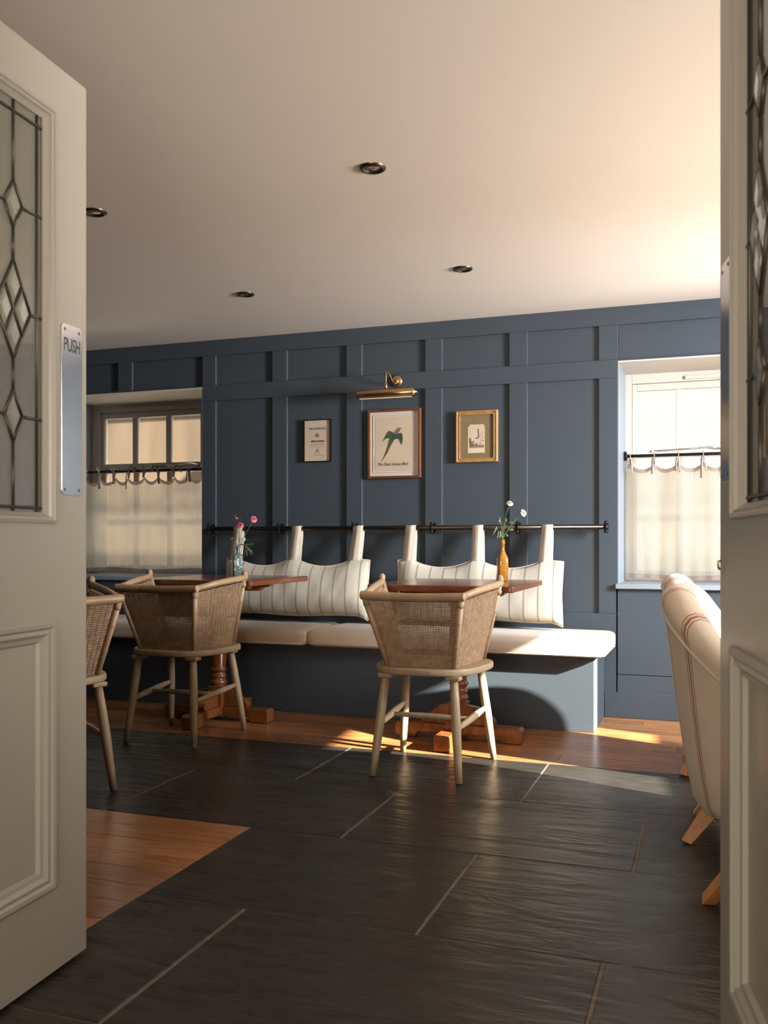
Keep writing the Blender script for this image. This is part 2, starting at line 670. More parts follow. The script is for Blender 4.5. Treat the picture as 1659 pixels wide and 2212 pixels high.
# ceiling and roof
mb = MB()
mb.box(-5.1, 2.9, FY - 0.2, 5.40, CEIL, CEIL + 0.2)
struct(mb.build('ceiling', M['ceiling']))
mb = MB()
mb.box(-2.4, 2.0, -2.4, FY - 0.2, CEIL, CEIL + 0.2)
struct(mb.build('ceiling_hall', M['hall_wall']))

# panelled wall with two window openings
WL = (-4.40, -3.194)     # left opening
WR = (-0.513, 0.66)      # right opening
WZ = (0.755, 2.01)
REC = 0.018
DEEP = 5.80


def panel_wall():
    mb = MB()
    # masonry behind, split around the openings
    yb0, yb1 = WY + REC, 5.865
    mb.box(-5.1, WL[0], yb0, yb1, 0, CEIL)
    mb.box(WL[1], WR[0], yb0, yb1, 0, CEIL)
    mb.box(WR[1], 2.6, yb0, yb1, 0, CEIL)
    for a, b in (WL, WR):
        mb.box(a, b, yb0, yb1, 0, WZ[0] - 0.03)
        mb.box(a, b, yb0, yb1, WZ[1], CEIL)
    # stiles and rails as raised boards
    xs = [(-3.093, -2.68), (-2.575, -2.166), (-2.061, -1.652), (-1.544, -1.135), (-1.028, -0.62)]
    f0, f1 = WY, WY + REC + 0.001
    mb.box(-5.0, 2.2, f0, f1, 2.217, CEIL)                 # top rail
    mb.box(WL[1], WR[0], f0, f1, 1.919, 2.022)             # middle rail
    mb.box(WL[1], WR[0], f0, f1, 0.0, 0.585)               # lower boarding
    st = [WL[1]] + [x for p in xs for x in p] + [WR[0]]
    for a, b in zip(st[0::2], st[1::2]):
        mb.box(a, b, f0, f1, 0.585, 1.919)
        mb.box(a, b, f0, f1, 2.022, 2.217)
    # over the left window, and beyond it
    mb.box(WL[0], WL[1], f0, f1, WZ[1], 2.022)
    mb.box(-3.855, -3.742, f0, f1, 2.022, 2.217)
    mb.box(-4.56, WL[0], f0, f1, 0.0, 2.217)
    mb.box(-5.0, -4.56, f0, f1, 0.0, 0.585)
    mb.box(WL[0], WL[1], f0, f1, 0, WZ[0] - 0.03)
    # over the right window, and beyond it
    mb.box(WR[0], WR[1], f0, f1, WZ[1], 2.022)
    mb.box(WR[1], 0.76, f0, f1, 0.0, 2.217)
    mb.box(0.76, 2.15, f0, f1, 0.0, 0.585)
    mb.box(0.76, 2.15, f0, f1, 1.919, 2.022)
    # apron under the right window: a shallow flush panel
    mb.box(WR[0], -0.5245, f0, f1, 0.0, 0.73)
    mb.box(-0.5245, WR[1], f0, f1, 0.0, 0.241)
    mb.box(-0.5225, WR[1], f0 + 0.003, f1, 0.2435, 0.73)
    ms = MB()
    for a, b, c, d in ((-5.1, WL[0] - 0.05, 0, CEIL), (WL[1] + 0.09, WR[0] - 0.05, 0, CEIL), (WR[1] + 0.05, 2.6, 0, CEIL),
                       (WL[0] - 0.05, WL[1] + 0.09, 0, 0.70), (WR[0] - 0.05, WR[1] + 0.05, 0, 0.70),
                       (WL[0] - 0.05, WL[1] + 0.09, 2.04, CEIL), (WR[0] - 0.05, WR[1] + 0.05, 2.04, CEIL)):
        ms.box(a, b, 5.866, 5.99, c, d)
    struct(ms.build('wall_back_masonry', M['house_beige_light']))
    o = mb.build('wall_back', M['blue'], bevel=0.0022, bseg=1)
    struct(o)
    b2 = MB()
    b2.box(-0.588, 2.1, WY - 0.008, WY + 0.001, 0, 0.145)
    struct(b2.build('baseboard_back', M['blue'], bevel=0.003))


panel_wall()


def side_walls():
    # right wall with the sunny window; SILL/HEAD set where the light lands on the floor
    y0, y1, sill, head = 2.56, 4.27, 1.18, 2.01
    t = 0.07

    def sh(p):
        return (xr(p[1]) + p[0], p[1], p[2])
    mb = MB()
    mb.box(0, t, FY - 0.2, y0, 0, CEIL, tf=sh)
    mb.box(0, t, y1, 6.1, 0, CEIL, tf=sh)
    mb.box(0, t, y0, y1, 0, sill, tf=sh)
    mb.box(0, t, y0, y1, head, CEIL, tf=sh)
    struct(mb.build('wall_right', M['cream_wall']))
    w = empty('window_3')
    struct(w)
    fr = MB()
    e = 0.03
    fr.box(0.01, 0.05, y0, y0 + e, sill, head, tf=sh)
    fr.box(0.01, 0.05, y1 - e, y1, sill, head, tf=sh)
    fr.box(0.01, 0.05, y0, y1, sill, sill + e * 0.4, tf=sh)
    fr.box(0.01, 0.05, y0, y1, head - e * 0.4, head, tf=sh)
    fr.build('window_frame', M['cream_paint'], w)
    gl = MB()
    gl.box(0.028, 0.032, y0, y1, sill, head, tf=sh)
    gl.build('pane', M['pane'], w)
    si = MB()
    si.box(-0.05, 0.03, y0 - 0.03, y1 + 0.03, sill - 0.03, sill, tf=sh)
    si.build('window_sill', M['cream_paint'], w)
    mb = MB()
    mb.box(XL - 0.25, XL, 0.5, 5.4, 0, CEIL)
    struct(mb.build('wall_left', M['blue']))
    # doorway wall
    mb = MB()
    ox0, ox1, oh = -1.40, 0.165, 2.112
    mb.box(XL, ox0 - 0.04, FY - 0.16, FY, 0, CEIL)
    mb.box(ox1 + 0.04, 2.5, FY - 0.16, FY, 0, CEIL)
    mb.box(ox0 - 0.04, ox1 + 0.04, FY - 0.16, FY, oh + 0.04, CEIL)
    struct(mb.build('wall_front', M['blue']))
    fr = MB()
    fr.box(ox0 - 0.04, ox0, FY - 0.18, FY + 0.005, 0, oh + 0.04)
    fr.box(ox1, ox1 + 0.04, FY - 0.18, FY + 0.005, 0, oh + 0.04)
    fr.box(ox0, ox1, FY - 0.18, FY + 0.005, oh, oh + 0.04)
    struct(fr.build('trim_1', M['door_paint'], bevel=0.003))
    # hall behind the camera
    h = MB()
    h.box(-2.4, -2.2, -2.2, FY - 0.16, 0, CEIL)
    struct(h.build('wall_hall_left', M['hall_wall']))
    h = MB()
    h.box(1.6, 1.8, -2.2, FY - 0.16, 0, CEIL)
    struct(h.build('wall_hall_right', M['hall_wall']))
    h = MB()
    h.box(-2.4, 1.8, -2.4, -2.2, 0, CEIL)
    struct(h.build('wall_hall_back', M['hall_wall']))


side_walls()


# ------------------------------------------------------------------ windows of the panelled wall
def window(name, ox, xg, pitch, npane, gw):
    """ox opening, xg first glass edge, pitch/gw of panes"""
    w = empty(name)
    struct(w)
    x0, x1 = ox
    yf = DEEP
    mull = pitch - gw
    xe = xg + (npane - 1) * pitch + gw
    fr = MB()
    zt, zb = WZ[1], WZ[0]
    fr.box(x0, xg - 0.028, yf - 0.02, yf + 0.06, zb, zt)
    fr.box(xe + 0.028, max(x1, xe + 0.05), yf - 0.02, yf + 0.06, zb, zt)
    fr.box(xg - 0.028, xe + 0.028, yf - 0.02, yf + 0.06, 1.948, zt)
    fr.box(xg - 0.028, xe + 0.028, yf - 0.02, yf + 0.06, zb, zb + 0.03)
    fr.build('window_frame', M['cream_paint'], w, bevel=0.004)
    sa = MB()
    gz = (1.567, 1.906)
    sa.box(xg - 0.027, xg, yf, yf + 0.04, 1.52, 1.947)
    sa.box(xe, xe + 0.027, yf, yf + 0.04, 1.52, 1.947)
    sa.box(xg, xe, yf, yf + 0.04, gz[1], 1.947)
    sa.box(xg, xe, yf, yf + 0.04, 1.515, gz[0])
    for k in range(npane - 1):
        a = xg + k * pitch + gw
        sa.box(a, a + mull, yf + 0.004, yf + 0.036, gz[0], gz[1])
    sa.build('upper_sash', M['cream_paint'], w, bevel=0.003)
    lo = MB()
    lz = (0.815, 1.50)
    lo.box(xg - 0.027, xg, yf + 0.012, yf + 0.05, zb + 0.05, 1.515)
    lo.box(xe, xe + 0.027, yf + 0.012, yf + 0.05, zb + 0.05, 1.515)
    lo.box(xg, xe, yf + 0.012, yf + 0.05, zb + 0.02, lz[0])
    lo.box(xg, xe, yf + 0.012, yf + 0.05, lz[1], 1.515)
    lo.box(xg, xe, yf + 0.016, yf + 0.046, 1.11, 1.155)
    for k in range(npane - 1):
        a = xg + k * pitch + gw
        lo.box(a, a + mull, yf + 0.016, yf + 0.046, lz[0], lz[1])
    lo.build('lower_sash', M['cream_paint'], w, bevel=0.003)
    p = MB()
    p.box(xg - 0.004, xe + 0.004, yf + 0.022, yf + 0.025, gz[0] - 0.004, gz[1] + 0.004)
    p.build('pane', M['pane'], w)
    p = MB()
    p.box(xg - 0.004, xe + 0.004, yf + 0.03, yf + 0.033, lz[0] - 0.004, lz[1] + 0.004)
    p.build('pane', M['pane'], w)
    s = MB()
    s.box(x0 - 0.012, x1 + 0.012, WY - 0.03, WY + 0.02, WZ[0] - 0.028, WZ[0])
    s.box(x0, x1, WY + 0.02, yf - 0.02, WZ[0] - 0.028, WZ[0])
    s.build('window_sill', M['lit_blue'], w, bevel=0.004)
    for xa, xb in ((x0 - 0.004, x0 + 0.004), (x1 - 0.004, x1 + 0.004)):
        j = MB()
        j.box(xa, xb, WY + 0.001, yf - 0.02, WZ[0], WZ[1] - 0.006)
        j.build('window_jamb', M['lit_blue'], w)
    h = MB()
    h.box(x0, x1, WY + 0.0, yf + 0.05, WZ[1] - 0.006, WZ[1] + 0.004)
    h.build('window_soffit', M['reveal'], w)
    v = MB()
    vx = xg + (0.20 if x0 < -2 else 0.28)
    v.box(vx, vx + 0.42, yf - 0.036, yf - 0.0195, 1.957, 1.978)
    v.build('trickle_vent', M['cream_paint'], w, bevel=0.003)
    st = MB()
    c = xg + (0.70 if x0 < -2 else 0.36)
    st.tube([(c - 0.26, yf - 0.012, 1.538), (c - 0.05, yf - 0.014, 1.545), (c + 0.05, yf - 0.02, 1.553), (c + 0.12, yf - 0.016, 1.54)], 0.005, 6)
    st.box(c - 0.27, c - 0.24, yf - 0.014, yf + 0.002, 1.528, 1.545)
    st.build('casement_stay', M['steel'], w)
    return w


window('window_1', WL, -4.30, 0.287, 4, 0.245)
window('window_2', WR, -0.445, 0.267, 4, 0.227)


# ------------------------------------------------------------------ outside
def outside():
    g = MB()
    g.box(-30, 30, -25, 40, -0.5, -0.25)
    struct(g.build('ground_street', M['earth']))
    for nm, x0, x1, y0, y1, h, m, lab in (
            ('neighbouring_house', -14, -3.2, 9.2, 12, 2.9, 'house_beige', 'weathered beige rendered house seen through the left window'),
            ('neighbouring_house', -2.6, 6.5, 8.6, 12, 3.1, 'house_white', 'bright white rendered house seen through the right window')):
        t = empty(nm, (0, 0, 0))
        tag(t, lab, 'house')
        w = MB()
        w.box(x0, x1, y0, y1, -0.26, h)
        w.build('house_wall', M[m], t)
        r = MB()
        ym = (y0 + y1) / 2
        r.prism([(y0 - 0.3, h), (y1 + 0.3, h), (ym, h + 1.6)], x0 - 0.2, x1 + 0.2, 'x')
        r.build('house_roof', M['roof_slate'], t)


outside()


# ------------------------------------------------------------------ glazed doors
DW, DT = 0.78, 0.044


def door(name, P0, ang, mirror, push):
    """u runs from the free edge to the hinge, visible face at y=0 looking to +y (or -y when mirrored)"""
    d = empty(name, (P0[0], P0[1], 0), math.atan2(-math.cos(R(ang)), math.sin(R(ang))))
    struct(d)
    m = -1.0 if mirror else 1.0

    def tf(p):
        return (p[0], p[1] * m, p[2])

    def bx(mb, u0, u1, y0, y1, z0, z1):
        mb.box(u0, u1, y0, y1, z0, z1, tf=tf)
    fr = MB()
    a, b = 0.123, DW - 0.123
    bx(fr, 0, a, -DT, 0, 0.010, 2.095)
    bx(fr, b, DW, -DT, 0, 0.010, 2.095)
    bx(fr, a, b, -DT, 0, 1.985, 2.095)
    bx(fr, a, b, -DT, 0, 0.816, 1.039)
    bx(fr, a, b, -DT, 0, 0.010, 0.201)
    fr.build('door_frame', M['door_paint'], d)

    def mould(u0, u1, z0, z1, prof, nm):
        mb = MB()
        # prof: list of (inset, y); rings around the rectangle with mitred corners
        rings = []
        for ins, y in prof:
            rings.append([mb.vert(tf(p)) for p in ((u0 + ins, y, z0 + ins), (u1 - ins, y, z0 + ins), (u1 - ins, y, z1 - ins), (u0 + ins, y, z1 - ins))])
        for p, q in zip(rings, rings[1:]):
            for k in range(4):
                l = (k + 1) % 4
                mb.face((p[k], p[l], q[l], q[k]))
        return mb.build(nm, M['door_paint'], d)
    mould(a, b, 1.039, 1.985, [(0, -0.002), (0.0, 0.006), (0.006, 0.008), (0.009, 0.003), (0.013, 0.003), (0.016, -0.004), (0.024, -0.014), (0.024, -0.022)], 'glazing_bead')
    mould(a, b, 1.039, 1.985, [(0, -DT), (0.024, -DT + 0.012), (0.024, -DT + 0.022)], 'glazing_bead')
    mould(a, b, 0.201, 0.816, [(0, -0.002), (0, 0.005), (0.005, 0.009), (0.014, 0.008), (0.019, 0.002), (0.028, 0.004), (0.036, -0.004), (0.045, -0.006), (0.05, -0.015), (0.05, -0.02)], 'panel_moulding')
    mould(a, b, 0.201, 0.816, [(0, -DT), (0.05, -DT + 0.016), (0.05, -DT + 0.02)], 'panel_moulding')
    p = MB()
    bx(p, a, b, -0.030, -0.0145, 0.201, 0.816)
    p.build('lower_panel', M['door_paint'], d)
    g = MB()
    bx(g, a + 0.01, b - 0.01, -0.0225, -0.0195, 1.05, 1.975)
    g.build('glass_pane', M['door_glass'], d)
    # leadwork
    ld = MB()
    cr = 0.0037

    def line(p, q):
        for y in (-0.0185, -0.0235):
            ld.tube([tf((p[0], y, p[1])), tf((q[0], y, q[1]))], cr, 6, squash=(1, 1))
    gl0, gl1, gb, gt = a + 0.024, b - 0.024, 1.063, 1.961
    v1, v2 = 0.163, DW - 0.163
    c1, c2 = 0.243, DW - 0.243
    hb, ht = 1.073, 1.937
    line((v1, gb), (v1, gt))
    line((v2, gb), (v2, gt))
    line((gl0, hb), (gl1, hb))
    line((gl0, ht), (gl1, ht))
    dm = [(1.734, 0.030, 0.050), (1.504, 0.058, 0.108), (1.273, 0.030, 0.055)]
    dia = []
    for c in (c1, c2):
        zs = [gt]
        for z, w, h in dm:
            line((c, zs[-1]), (c, z + h))
            zs.append(z - h)
            pts = [(c, z + h), (c + w, z), (c, z - h), (c - w, z)]
            for i in range(4):
                line(pts[i], pts[(i + 1) % 4])
            if w > 0.04:
                line((c - w / 2, z + h / 2), (c + w / 2, z - h / 2))
                line((c + w / 2, z + h / 2), (c - w / 2, z - h / 2))
                for dx, dz in ((0, h / 2), (w / 2, 0), (0, -h / 2), (-w / 2, 0)):
                    dia.append((c + dx, z + dz, w / 2, h / 2))
            else:
                dia.append((c, z, w, h))
        line((c, zs[-1]), (c, gb))
    for z, w, h in dm:
        line((gl0, z), (c1 - w, z))
        line((c1 + w, z), (c2 - w, z))
        line((c2 + w, z), (gl1, z))
    ld.build('lead_came', M['lead'], d)
    for (c, z, w, h) in dia:
        bg_ = MB()
        o = [bg_.vert(tf((c + sx * w * 0.9, -0.0185, z + sz * h * 0.9))) for sx, sz in ((0, 1), (1, 0), (0, -1), (-1, 0))]
        i = [bg_.vert(tf((c + sx * w * 0.52, -0.0125, z + sz * h * 0.52))) for sx, sz in ((0, 1), (1, 0), (0, -1), (-1, 0))]
        bg_.face(i)
        for k in range(4):
            l = (k + 1) % 4
            bg_.face((o[k], o[l], i[l], i[k]))
        bg_.build('bevelled_diamond', M['bevel_glass'], d)
    # push plate with rounded corners and four screws
    pl = MB()
    pu0, pu1, pz0, pz1, rr = 0.019, 0.100, 1.106, 1.507, 0.012
    poly = []
    for cx, cz, a0 in ((pu1 - rr, pz1 - rr, 0), (pu0 + rr, pz1 - rr, 90), (pu0 + rr, pz0 + rr, 180), (pu1 - rr, pz0 + rr, 270)):
        for k in range(6):
            t = R(a0 + 18 * k)
            poly.append((cx + rr * math.cos(t), cz + rr * math.sin(t)))
    pl.prism(poly, 0.0003, 0.0022, 'y', tf=tf)
    plate = pl.build('push_plate', M['steel'], d, bevel=0.0006)
    for su in (pu0 + 0.013, pu1 - 0.013):
        for sz in (pz0 + 0.013, pz1 - 0.013):
            s = MB()
            s.lathe([(0.004, 0.0), (0.004, 0.0026), (0.0025, 0.0034)], (0, 0, 0), 10, axis='y')
            s.v = [tf((x + su, y, z + sz)) for x, y, z in s.v]
            s.build('screw', M['bronze'], plate)
    if push:
        text_obj('lettering', 'PUSH', 0.044, M['ink'], plate, ((pu0 + pu1) / 2, 0.0024, 1.458), (R(90), 0, R(180)), 0.0002, sx=0.62, bold=0.0002)
    if mirror:
        k = MB()
        bx(k, 0.016, 0.027, 0.0, 0.0022, 0.938, 0.972)
        kp = k.build('latch_plate', M['bronze'], d, bevel=0.0008)
        k = MB()
        k.tube([tf((0.0215, 0.002, 0.962)), tf((0.0215, 0.007, 0.961)), tf((0.0215, 0.008, 0.953)), tf((0.0215, 0.005, 0.945))], 0.002, 8)
        k.build('latch_lever', M['bronze'], kp)
    return d


def px_dir(x):
    xl = (x - 829.5) / F_PX
    return (-math.sin(YAW) + math.cos(YAW) * xl, math.cos(YAW) + math.sin(YAW) * xl)


dl = px_dir(186)
door('door_1', (dl[0] * 2.24, dl[1] * 2.24), 3.5, False, True)
dr = px_dir(1556)
door('door_2', (dr[0] * 1.735, dr[1] * 1.735), 9.7, True, False)


# ------------------------------------------------------------------ bench
def bench():
    b = MB()
    b.box(-4.85, -0.589, 4.88, WY - 0.003, 0.0, 0.392)
    o = b.build('banquette_bench', M['blue'], bevel=0.003)
    tag(o, 'long blue painted bench base built along the panelled wall', 'bench')

    def cushion(x0, x1, label):
        y0, y1, z0, z1 = 4.815, WY - 0.006, 0.393, 0.49
        r = 0.036
        prof = []
        for cy, cz, a0 in ((y0 + r, z1 - r, 90), (y0 + r, z0 + r * 0.6, 180)):
            for k in range(6):
                t = R(a0 + 90 * k / 5)
                rz = r if a0 == 90 else r * 0.6
                prof.append((cy + r * math.cos(t), cz + rz * math.sin(t)))
        prof = [(y1 - 0.01, z1)] + prof + [(y1 - 0.01, z0), (y1, z0 + 0.01), (y1, z1 - 0.01)]
        cy, cz = (y0 + y1) / 2, (z0 + z1) / 2
        n = 40
        mb = MB()
        ts = [0, 0.004, 0.014, 0.03, 0.05] + [0.05 + (x1 - x0 - 0.1) * k / n for k in range(1, n)]
        ts += [x1 - x0 - q for q in (0.05, 0.03, 0.014, 0.004, 0)]
        ids = []
        for t in ts:
            e = min(t, x1 - x0 - t)
            k = 1.0
            if e < 0.05:
                q = 1 - e / 0.05
                k = 1 - 0.05 * (1 - math.sqrt(max(0, 1 - q * q)))
                kz = 1 - 0.42 * (1 - math.sqrt(max(0, 1 - q * q)))
            else:
                kz = 1.0
            puff = 0.004 * math.sin(PI * t / (x1 - x0))
            ring = []
            for y, z in prof:
                zz = cz + (z - cz) * kz + (puff if z > cz else 0)
                ring.append(mb.vert((x0 + t, cy + (y - cy) * k, max(z0 - 0.0, zz))))
            ids.append(ring)
        m = len(prof)
        for p, q in zip(ids, ids[1:]):
            for j in range(m):
                l = (j + 1) % m
                mb.face((p[j], p[l], q[l], q[j]), 0, True)
        mb.face(ids[0][::-1], 0, False)
        mb.face(ids[-1], 0, False)
        o = mb.build('bench_cushion', M['bench_fabric'])
        tag(o, label, 'bench cushion', 'seat cushions along the bench')
        # piping seam round the lower front edge
        s = MB()
        s.tube([(x0 + 0.02, y0 + 0.004, z0 + 0.012), (x1 - 0.03, y0 + 0.004, z0 + 0.012), (x1 - 0.008, y0 + 0.03, z0 + 0.012), (x1 - 0.004, y1 - 0.02, z0 + 0.012)], 0.004, 6)
        s.build('piping', M['bench_fabric'], o)
    cushion(-2.196, -0.525, 'beige bench cushion at the right end, sunlit on its corner')
    cushion(-4.30, -2.200, 'beige bench cushion on the left part of the bench, in shadow')


bench()


# ------------------------------------------------------------------ wall rail and hanging cushions
RAIL_Y, RAIL_Z = 5.285, 1.075


def rail():
    t = empty('wall_rail', (-1.84, WY, RAIL_Z))
    tag(t, 'long dark metal rail fixed along the blue panelling above the bench', 'rail')
    o = Vector(t.location)
    mb = MB()
    mb.tube([Vector((-3.11, RAIL_Y, RAIL_Z)) - o, Vector((-0.565, RAIL_Y, RAIL_Z)) - o], 0.0135, 12)
    mb.build('rail_tube', M['rail_metal'], t)
    for x in (-3.105, -2.60, -2.093, -1.59, -1.073, -0.572):
        b = MB()
        c = Vector((x, RAIL_Y, RAIL_Z)) - o
        b.tube([c + Vector((0, 0.0, 0)), c + Vector((0, WY - RAIL_Y, 0))], 0.007, 8)
        b.box(c.x - 0.006, c.x + 0.006, WY - o.y - 0.005, WY - o.y - 0.0005, c.z - 0.03, c.z + 0.03)
        b.tube([c + Vector((-0.009, 0, 0)), c + Vector((0.009, 0, 0))], 0.016, 10)
        for s in (-1, 1):
            b.ball(c + Vector((0, -0.002, s * 0.024)), 0.0115, 10, 8)
        b.build('bracket', M['black_iron'], t)


rail()


def hanging_cushion(x0, x1, straps, label):
    cx = (x0 + x1) / 2
    t = empty('hanging_cushion', (cx, 5.2, 0.70))
    tag(t, label, 'cushion', 'striped cushions hung from the rail')
    hw = (x1 - x0) / 2
    ss = [(s - cx) / hw for s in straps]
    nu, nv = 73, 25
    z_lo, z_hi = 0.527 - 0.70, 0.866 - 0.70
    rnd = random.Random(int(x0 * 100))
    ph = [rnd.uniform(0, 6.28) for _ in range(6)]

    def top(u):
        d = min(abs(u - s) for s in ss)
        gap = (ss[1] - ss[0]) / 2
        q = max(0.0, min(1.0, (d - 0.055) / (gap - 0.055)))
        dip = 0.045 * math.sin(q * PI / 2) ** 0.8 if abs(u) < abs(ss[2]) else 0.012 * q
        return z_hi + 0.018 - dip

    def bot(u):
        return z_lo + 0.005 * math.cos(u * 5 + ph[0]) - (0.026 * max(0, (abs(u) - 0.86) / 0.14) ** 1.5) + 0.014

    def pt(i, j, side):
        u = -1 + 2 * i / (nu - 1)
        v = -1 + 2 * j / (nv - 1)
        a = max(0.0, 1 - abs(u) ** 7) ** 0.5
        bq = max(0.0, 1 - abs(v) ** 2.6) ** 0.55
        th = 0.062 * a * bq
        zt, zb = top(u), bot(u)
        vv = v
        z = zb + (zt - zb) * (vv + 1) / 2
        pinch = 1 - 0.018 * (1 - abs(v)) * (abs(u) ** 6)
        wr = 0.0014 * math.sin(u * 17 + v * 3 + ph[1]) * bq * a + 0.0008 * math.sin(u * 31 - v * 5 + ph[2]) * bq * a
        lean = 0.034 * (v + 1) / 2
        y = -0.012 + lean + (-th - wr if side < 0 else th * 0.75)
        sag = 0.012 * (1 - v) * bq * a
        return (u * hw * pinch, y - (sag if side < 0 else 0), z)
    mb = MB()
    A = mb.grid(lambda i, j: pt(i, j, -1), nu, nv)
    B = mb.grid(lambda i, j: pt(i, j, 1), nu, nv)
    bord = [(i, 0) for i in range(nu)] + [(nu - 1, j) for j in range(1, nv)] + [(i, nv - 1) for i in range(nu - 2, -1, -1)] + [(0, j) for j in range(nv - 2, 0, -1)]
    for k in range(len(bord)):
        a, b = bord[k], bord[(k + 1) % len(bord)]
        mb.face((A[a[0]][a[1]], A[b[0]][b[1]], B[b[0]][b[1]], B[a[0]][a[1]]), 0, True)
    mb.build('cushion_cover', M['ticking'], t)
    # piped seam
    s = MB()
    s.tube([((Vector(pt(i, j, -1)) + Vector(pt(i, j, 1))) / 2) for i, j in bord], 0.004, 6, closed=True)
    s.build('piping', M['armchair_plain'], t)
    for sx in straps:
        m2 = MB()
        w = 0.032
        zt = top((sx - cx) / hw)
        ry, rz = RAIL_Y - 5.2, RAIL_Z - 0.70
        path = [(0.008, zt - 0.015), (0.02, zt + 0.02), (ry - 0.02, rz - 0.03)]
        for k in range(9):
            a = R(180 - 180 * k / 8)
            path.append((ry + 0.0155 * math.cos(a), rz + 0.0155 * math.sin(a)))
        path += [(ry + 0.012, rz - 0.05), (0.05, zt + 0.02), (0.035, zt - 0.015)]
        tw = rnd.uniform(-0.008, 0.008)
        n = len(path)
        for k, (y, z) in enumerate(path):
            fr = min(1.0, max(0.0, (z - zt) / (rz - zt)))
            ww = w * (1.18 - 0.18 * min(1, fr * 4)) if fr < 0.25 else w
            off = tw * (1 - fr) + (0.006 if k > n / 2 else 0) * (1 - fr)
            m2.vert((sx - cx - ww + off, y, z))
            m2.vert((sx - cx + ww + off, y, z))
        for k in range(n - 1):
            m2.face((2 * k, 2 * k + 1, 2 * k + 3, 2 * k + 2), 0, True)
        o = m2.build('strap', M['strap_fabric'], t, recalc=False)
        md = o.modifiers.new('thick', 'SOLIDIFY')
        md.thickness = 0.003


hanging_cushion(-2.937, -1.960, (-2.885, -2.470, -2.056), 'striped linen cushion hung from the rail behind the left table')
hanging_cushion(-1.780, -0.798, (-1.718, -1.305, -0.898), 'striped linen cushion hung from the rail behind the right table')


# ------------------------------------------------------------------ pedestal tables
def rounded_rect(hx, hy, r, n=6):
    out = []
    for cx, cy, a0 in ((hx - r, hy - r, 0), (-hx + r, hy - r, 90), (-hx + r, -hy + r, 180), (hx - r, -hy + r, 270)):
        for k in range(n + 1):
            t = R(a0 + 90 * k / n)
            out.append((cx + r * math.cos(t), cy + r * math.sin(t)))
    return out


def table(loc, label, hx, hy, base_dy):
    t = empty('pedestal_table', loc)
    tag(t, label, 'table', 'pedestal tables in front of the bench')
    H = 0.79
    tp = MB()
    tp.prism(rounded_rect(hx, hy, 0.018), H - 0.030, H)
    tp.build('tabletop', M['mahogany'], t, bevel=0.007, bseg=3)
    # bearers with stepped ends
    for dy in (-0.13, 0.13):
        br = MB()
        w = hx - 0.09
        br.prism([(-w, H - 0.031), (-w, H - 0.05), (-w + 0.05, H - 0.056), (-w + 0.07, H - 0.075), (w - 0.07, H - 0.075), (w - 0.05, H - 0.056), (w, H - 0.05), (w, H - 0.031)], base_dy + dy - 0.025, base_dy + dy + 0.025, 'y')
        br.build('bearer', M['pedestal_wood'], t, bevel=0.003)
    col = MB()
    z0 = 0.165
    prof = [(0.046, z0), (0.047, 0.178), (0.040, 0.184), (0.036, 0.192), (0.047, 0.204), (0.050, 0.213), (0.044, 0.222), (0.037, 0.229),
            (0.045, 0.238), (0.047, 0.246), (0.042, 0.254), (0.036, 0.262), (0.040, 0.270), (0.049, 0.278), (0.049, 0.284), (0.041, 0.290), (0.040, 0.300),
            (0.046, 0.34), (0.052, 0.40), (0.054, 0.46), (0.051, 0.53), (0.045, 0.59), (0.041, 0.635), (0.046, 0.645), (0.046, 0.66), (0.052, 0.67), (0.052, H - 0.074)]
    col.lathe(prof, (0, base_dy, 0), 24)
    col.build('column', M['pedestal_wood'], t)
    lo = MB()
    lo.box(-0.045, 0.045, base_dy - 0.045, base_dy + 0.045, 0.03, 0.19)
    lo.build('column_block', M['pedestal_wood'], t, bevel=0.004)
    for k in range(4):
        f = MB()
        a = k * PI / 2
        ca, sa = math.cos(a), math.sin(a)

        def tf(p, ca=ca, sa=sa):
            return (p[0] * ca - p[1] * sa, p[0] * sa + p[1] * ca + base_dy, p[2])
        poly = [(0.040, 0.032), (0.205, 0.032), (0.225, 0.002), (0.318, 0.002), (0.326, 0.012), (0.326, 0.066), (0.314, 0.078), (0.04, 0.078)]
        f.prism(poly, -0.038, 0.038, 'y', tf=tf)
        fo = f.build('foot', M['pedestal_wood'], t, bevel=0.004)
        kn = MB()
        kp = [(0.042, 0.078), (0.185, 0.078), (0.190, 0.10), (0.176, 0.118), (0.15, 0.128), (0.12, 0.150), (0.10, 0.166), (0.042, 0.174)]
        kn.prism(kp, -0.022, 0.022, 'y', tf=tf)
        kn.build('knee_bracket', M['pedestal_wood'], fo, bevel=0.003)
    return t


table((-1.21, 4.50, 0), 'polished mahogany pedestal table with an amber bottle on it', 0.355, 0.38, 0.0)
table((-2.610, 4.62, 0), 'polished mahogany pedestal table with a blue-green bottle of pink flowers', 0.355, 0.36, -0.075)


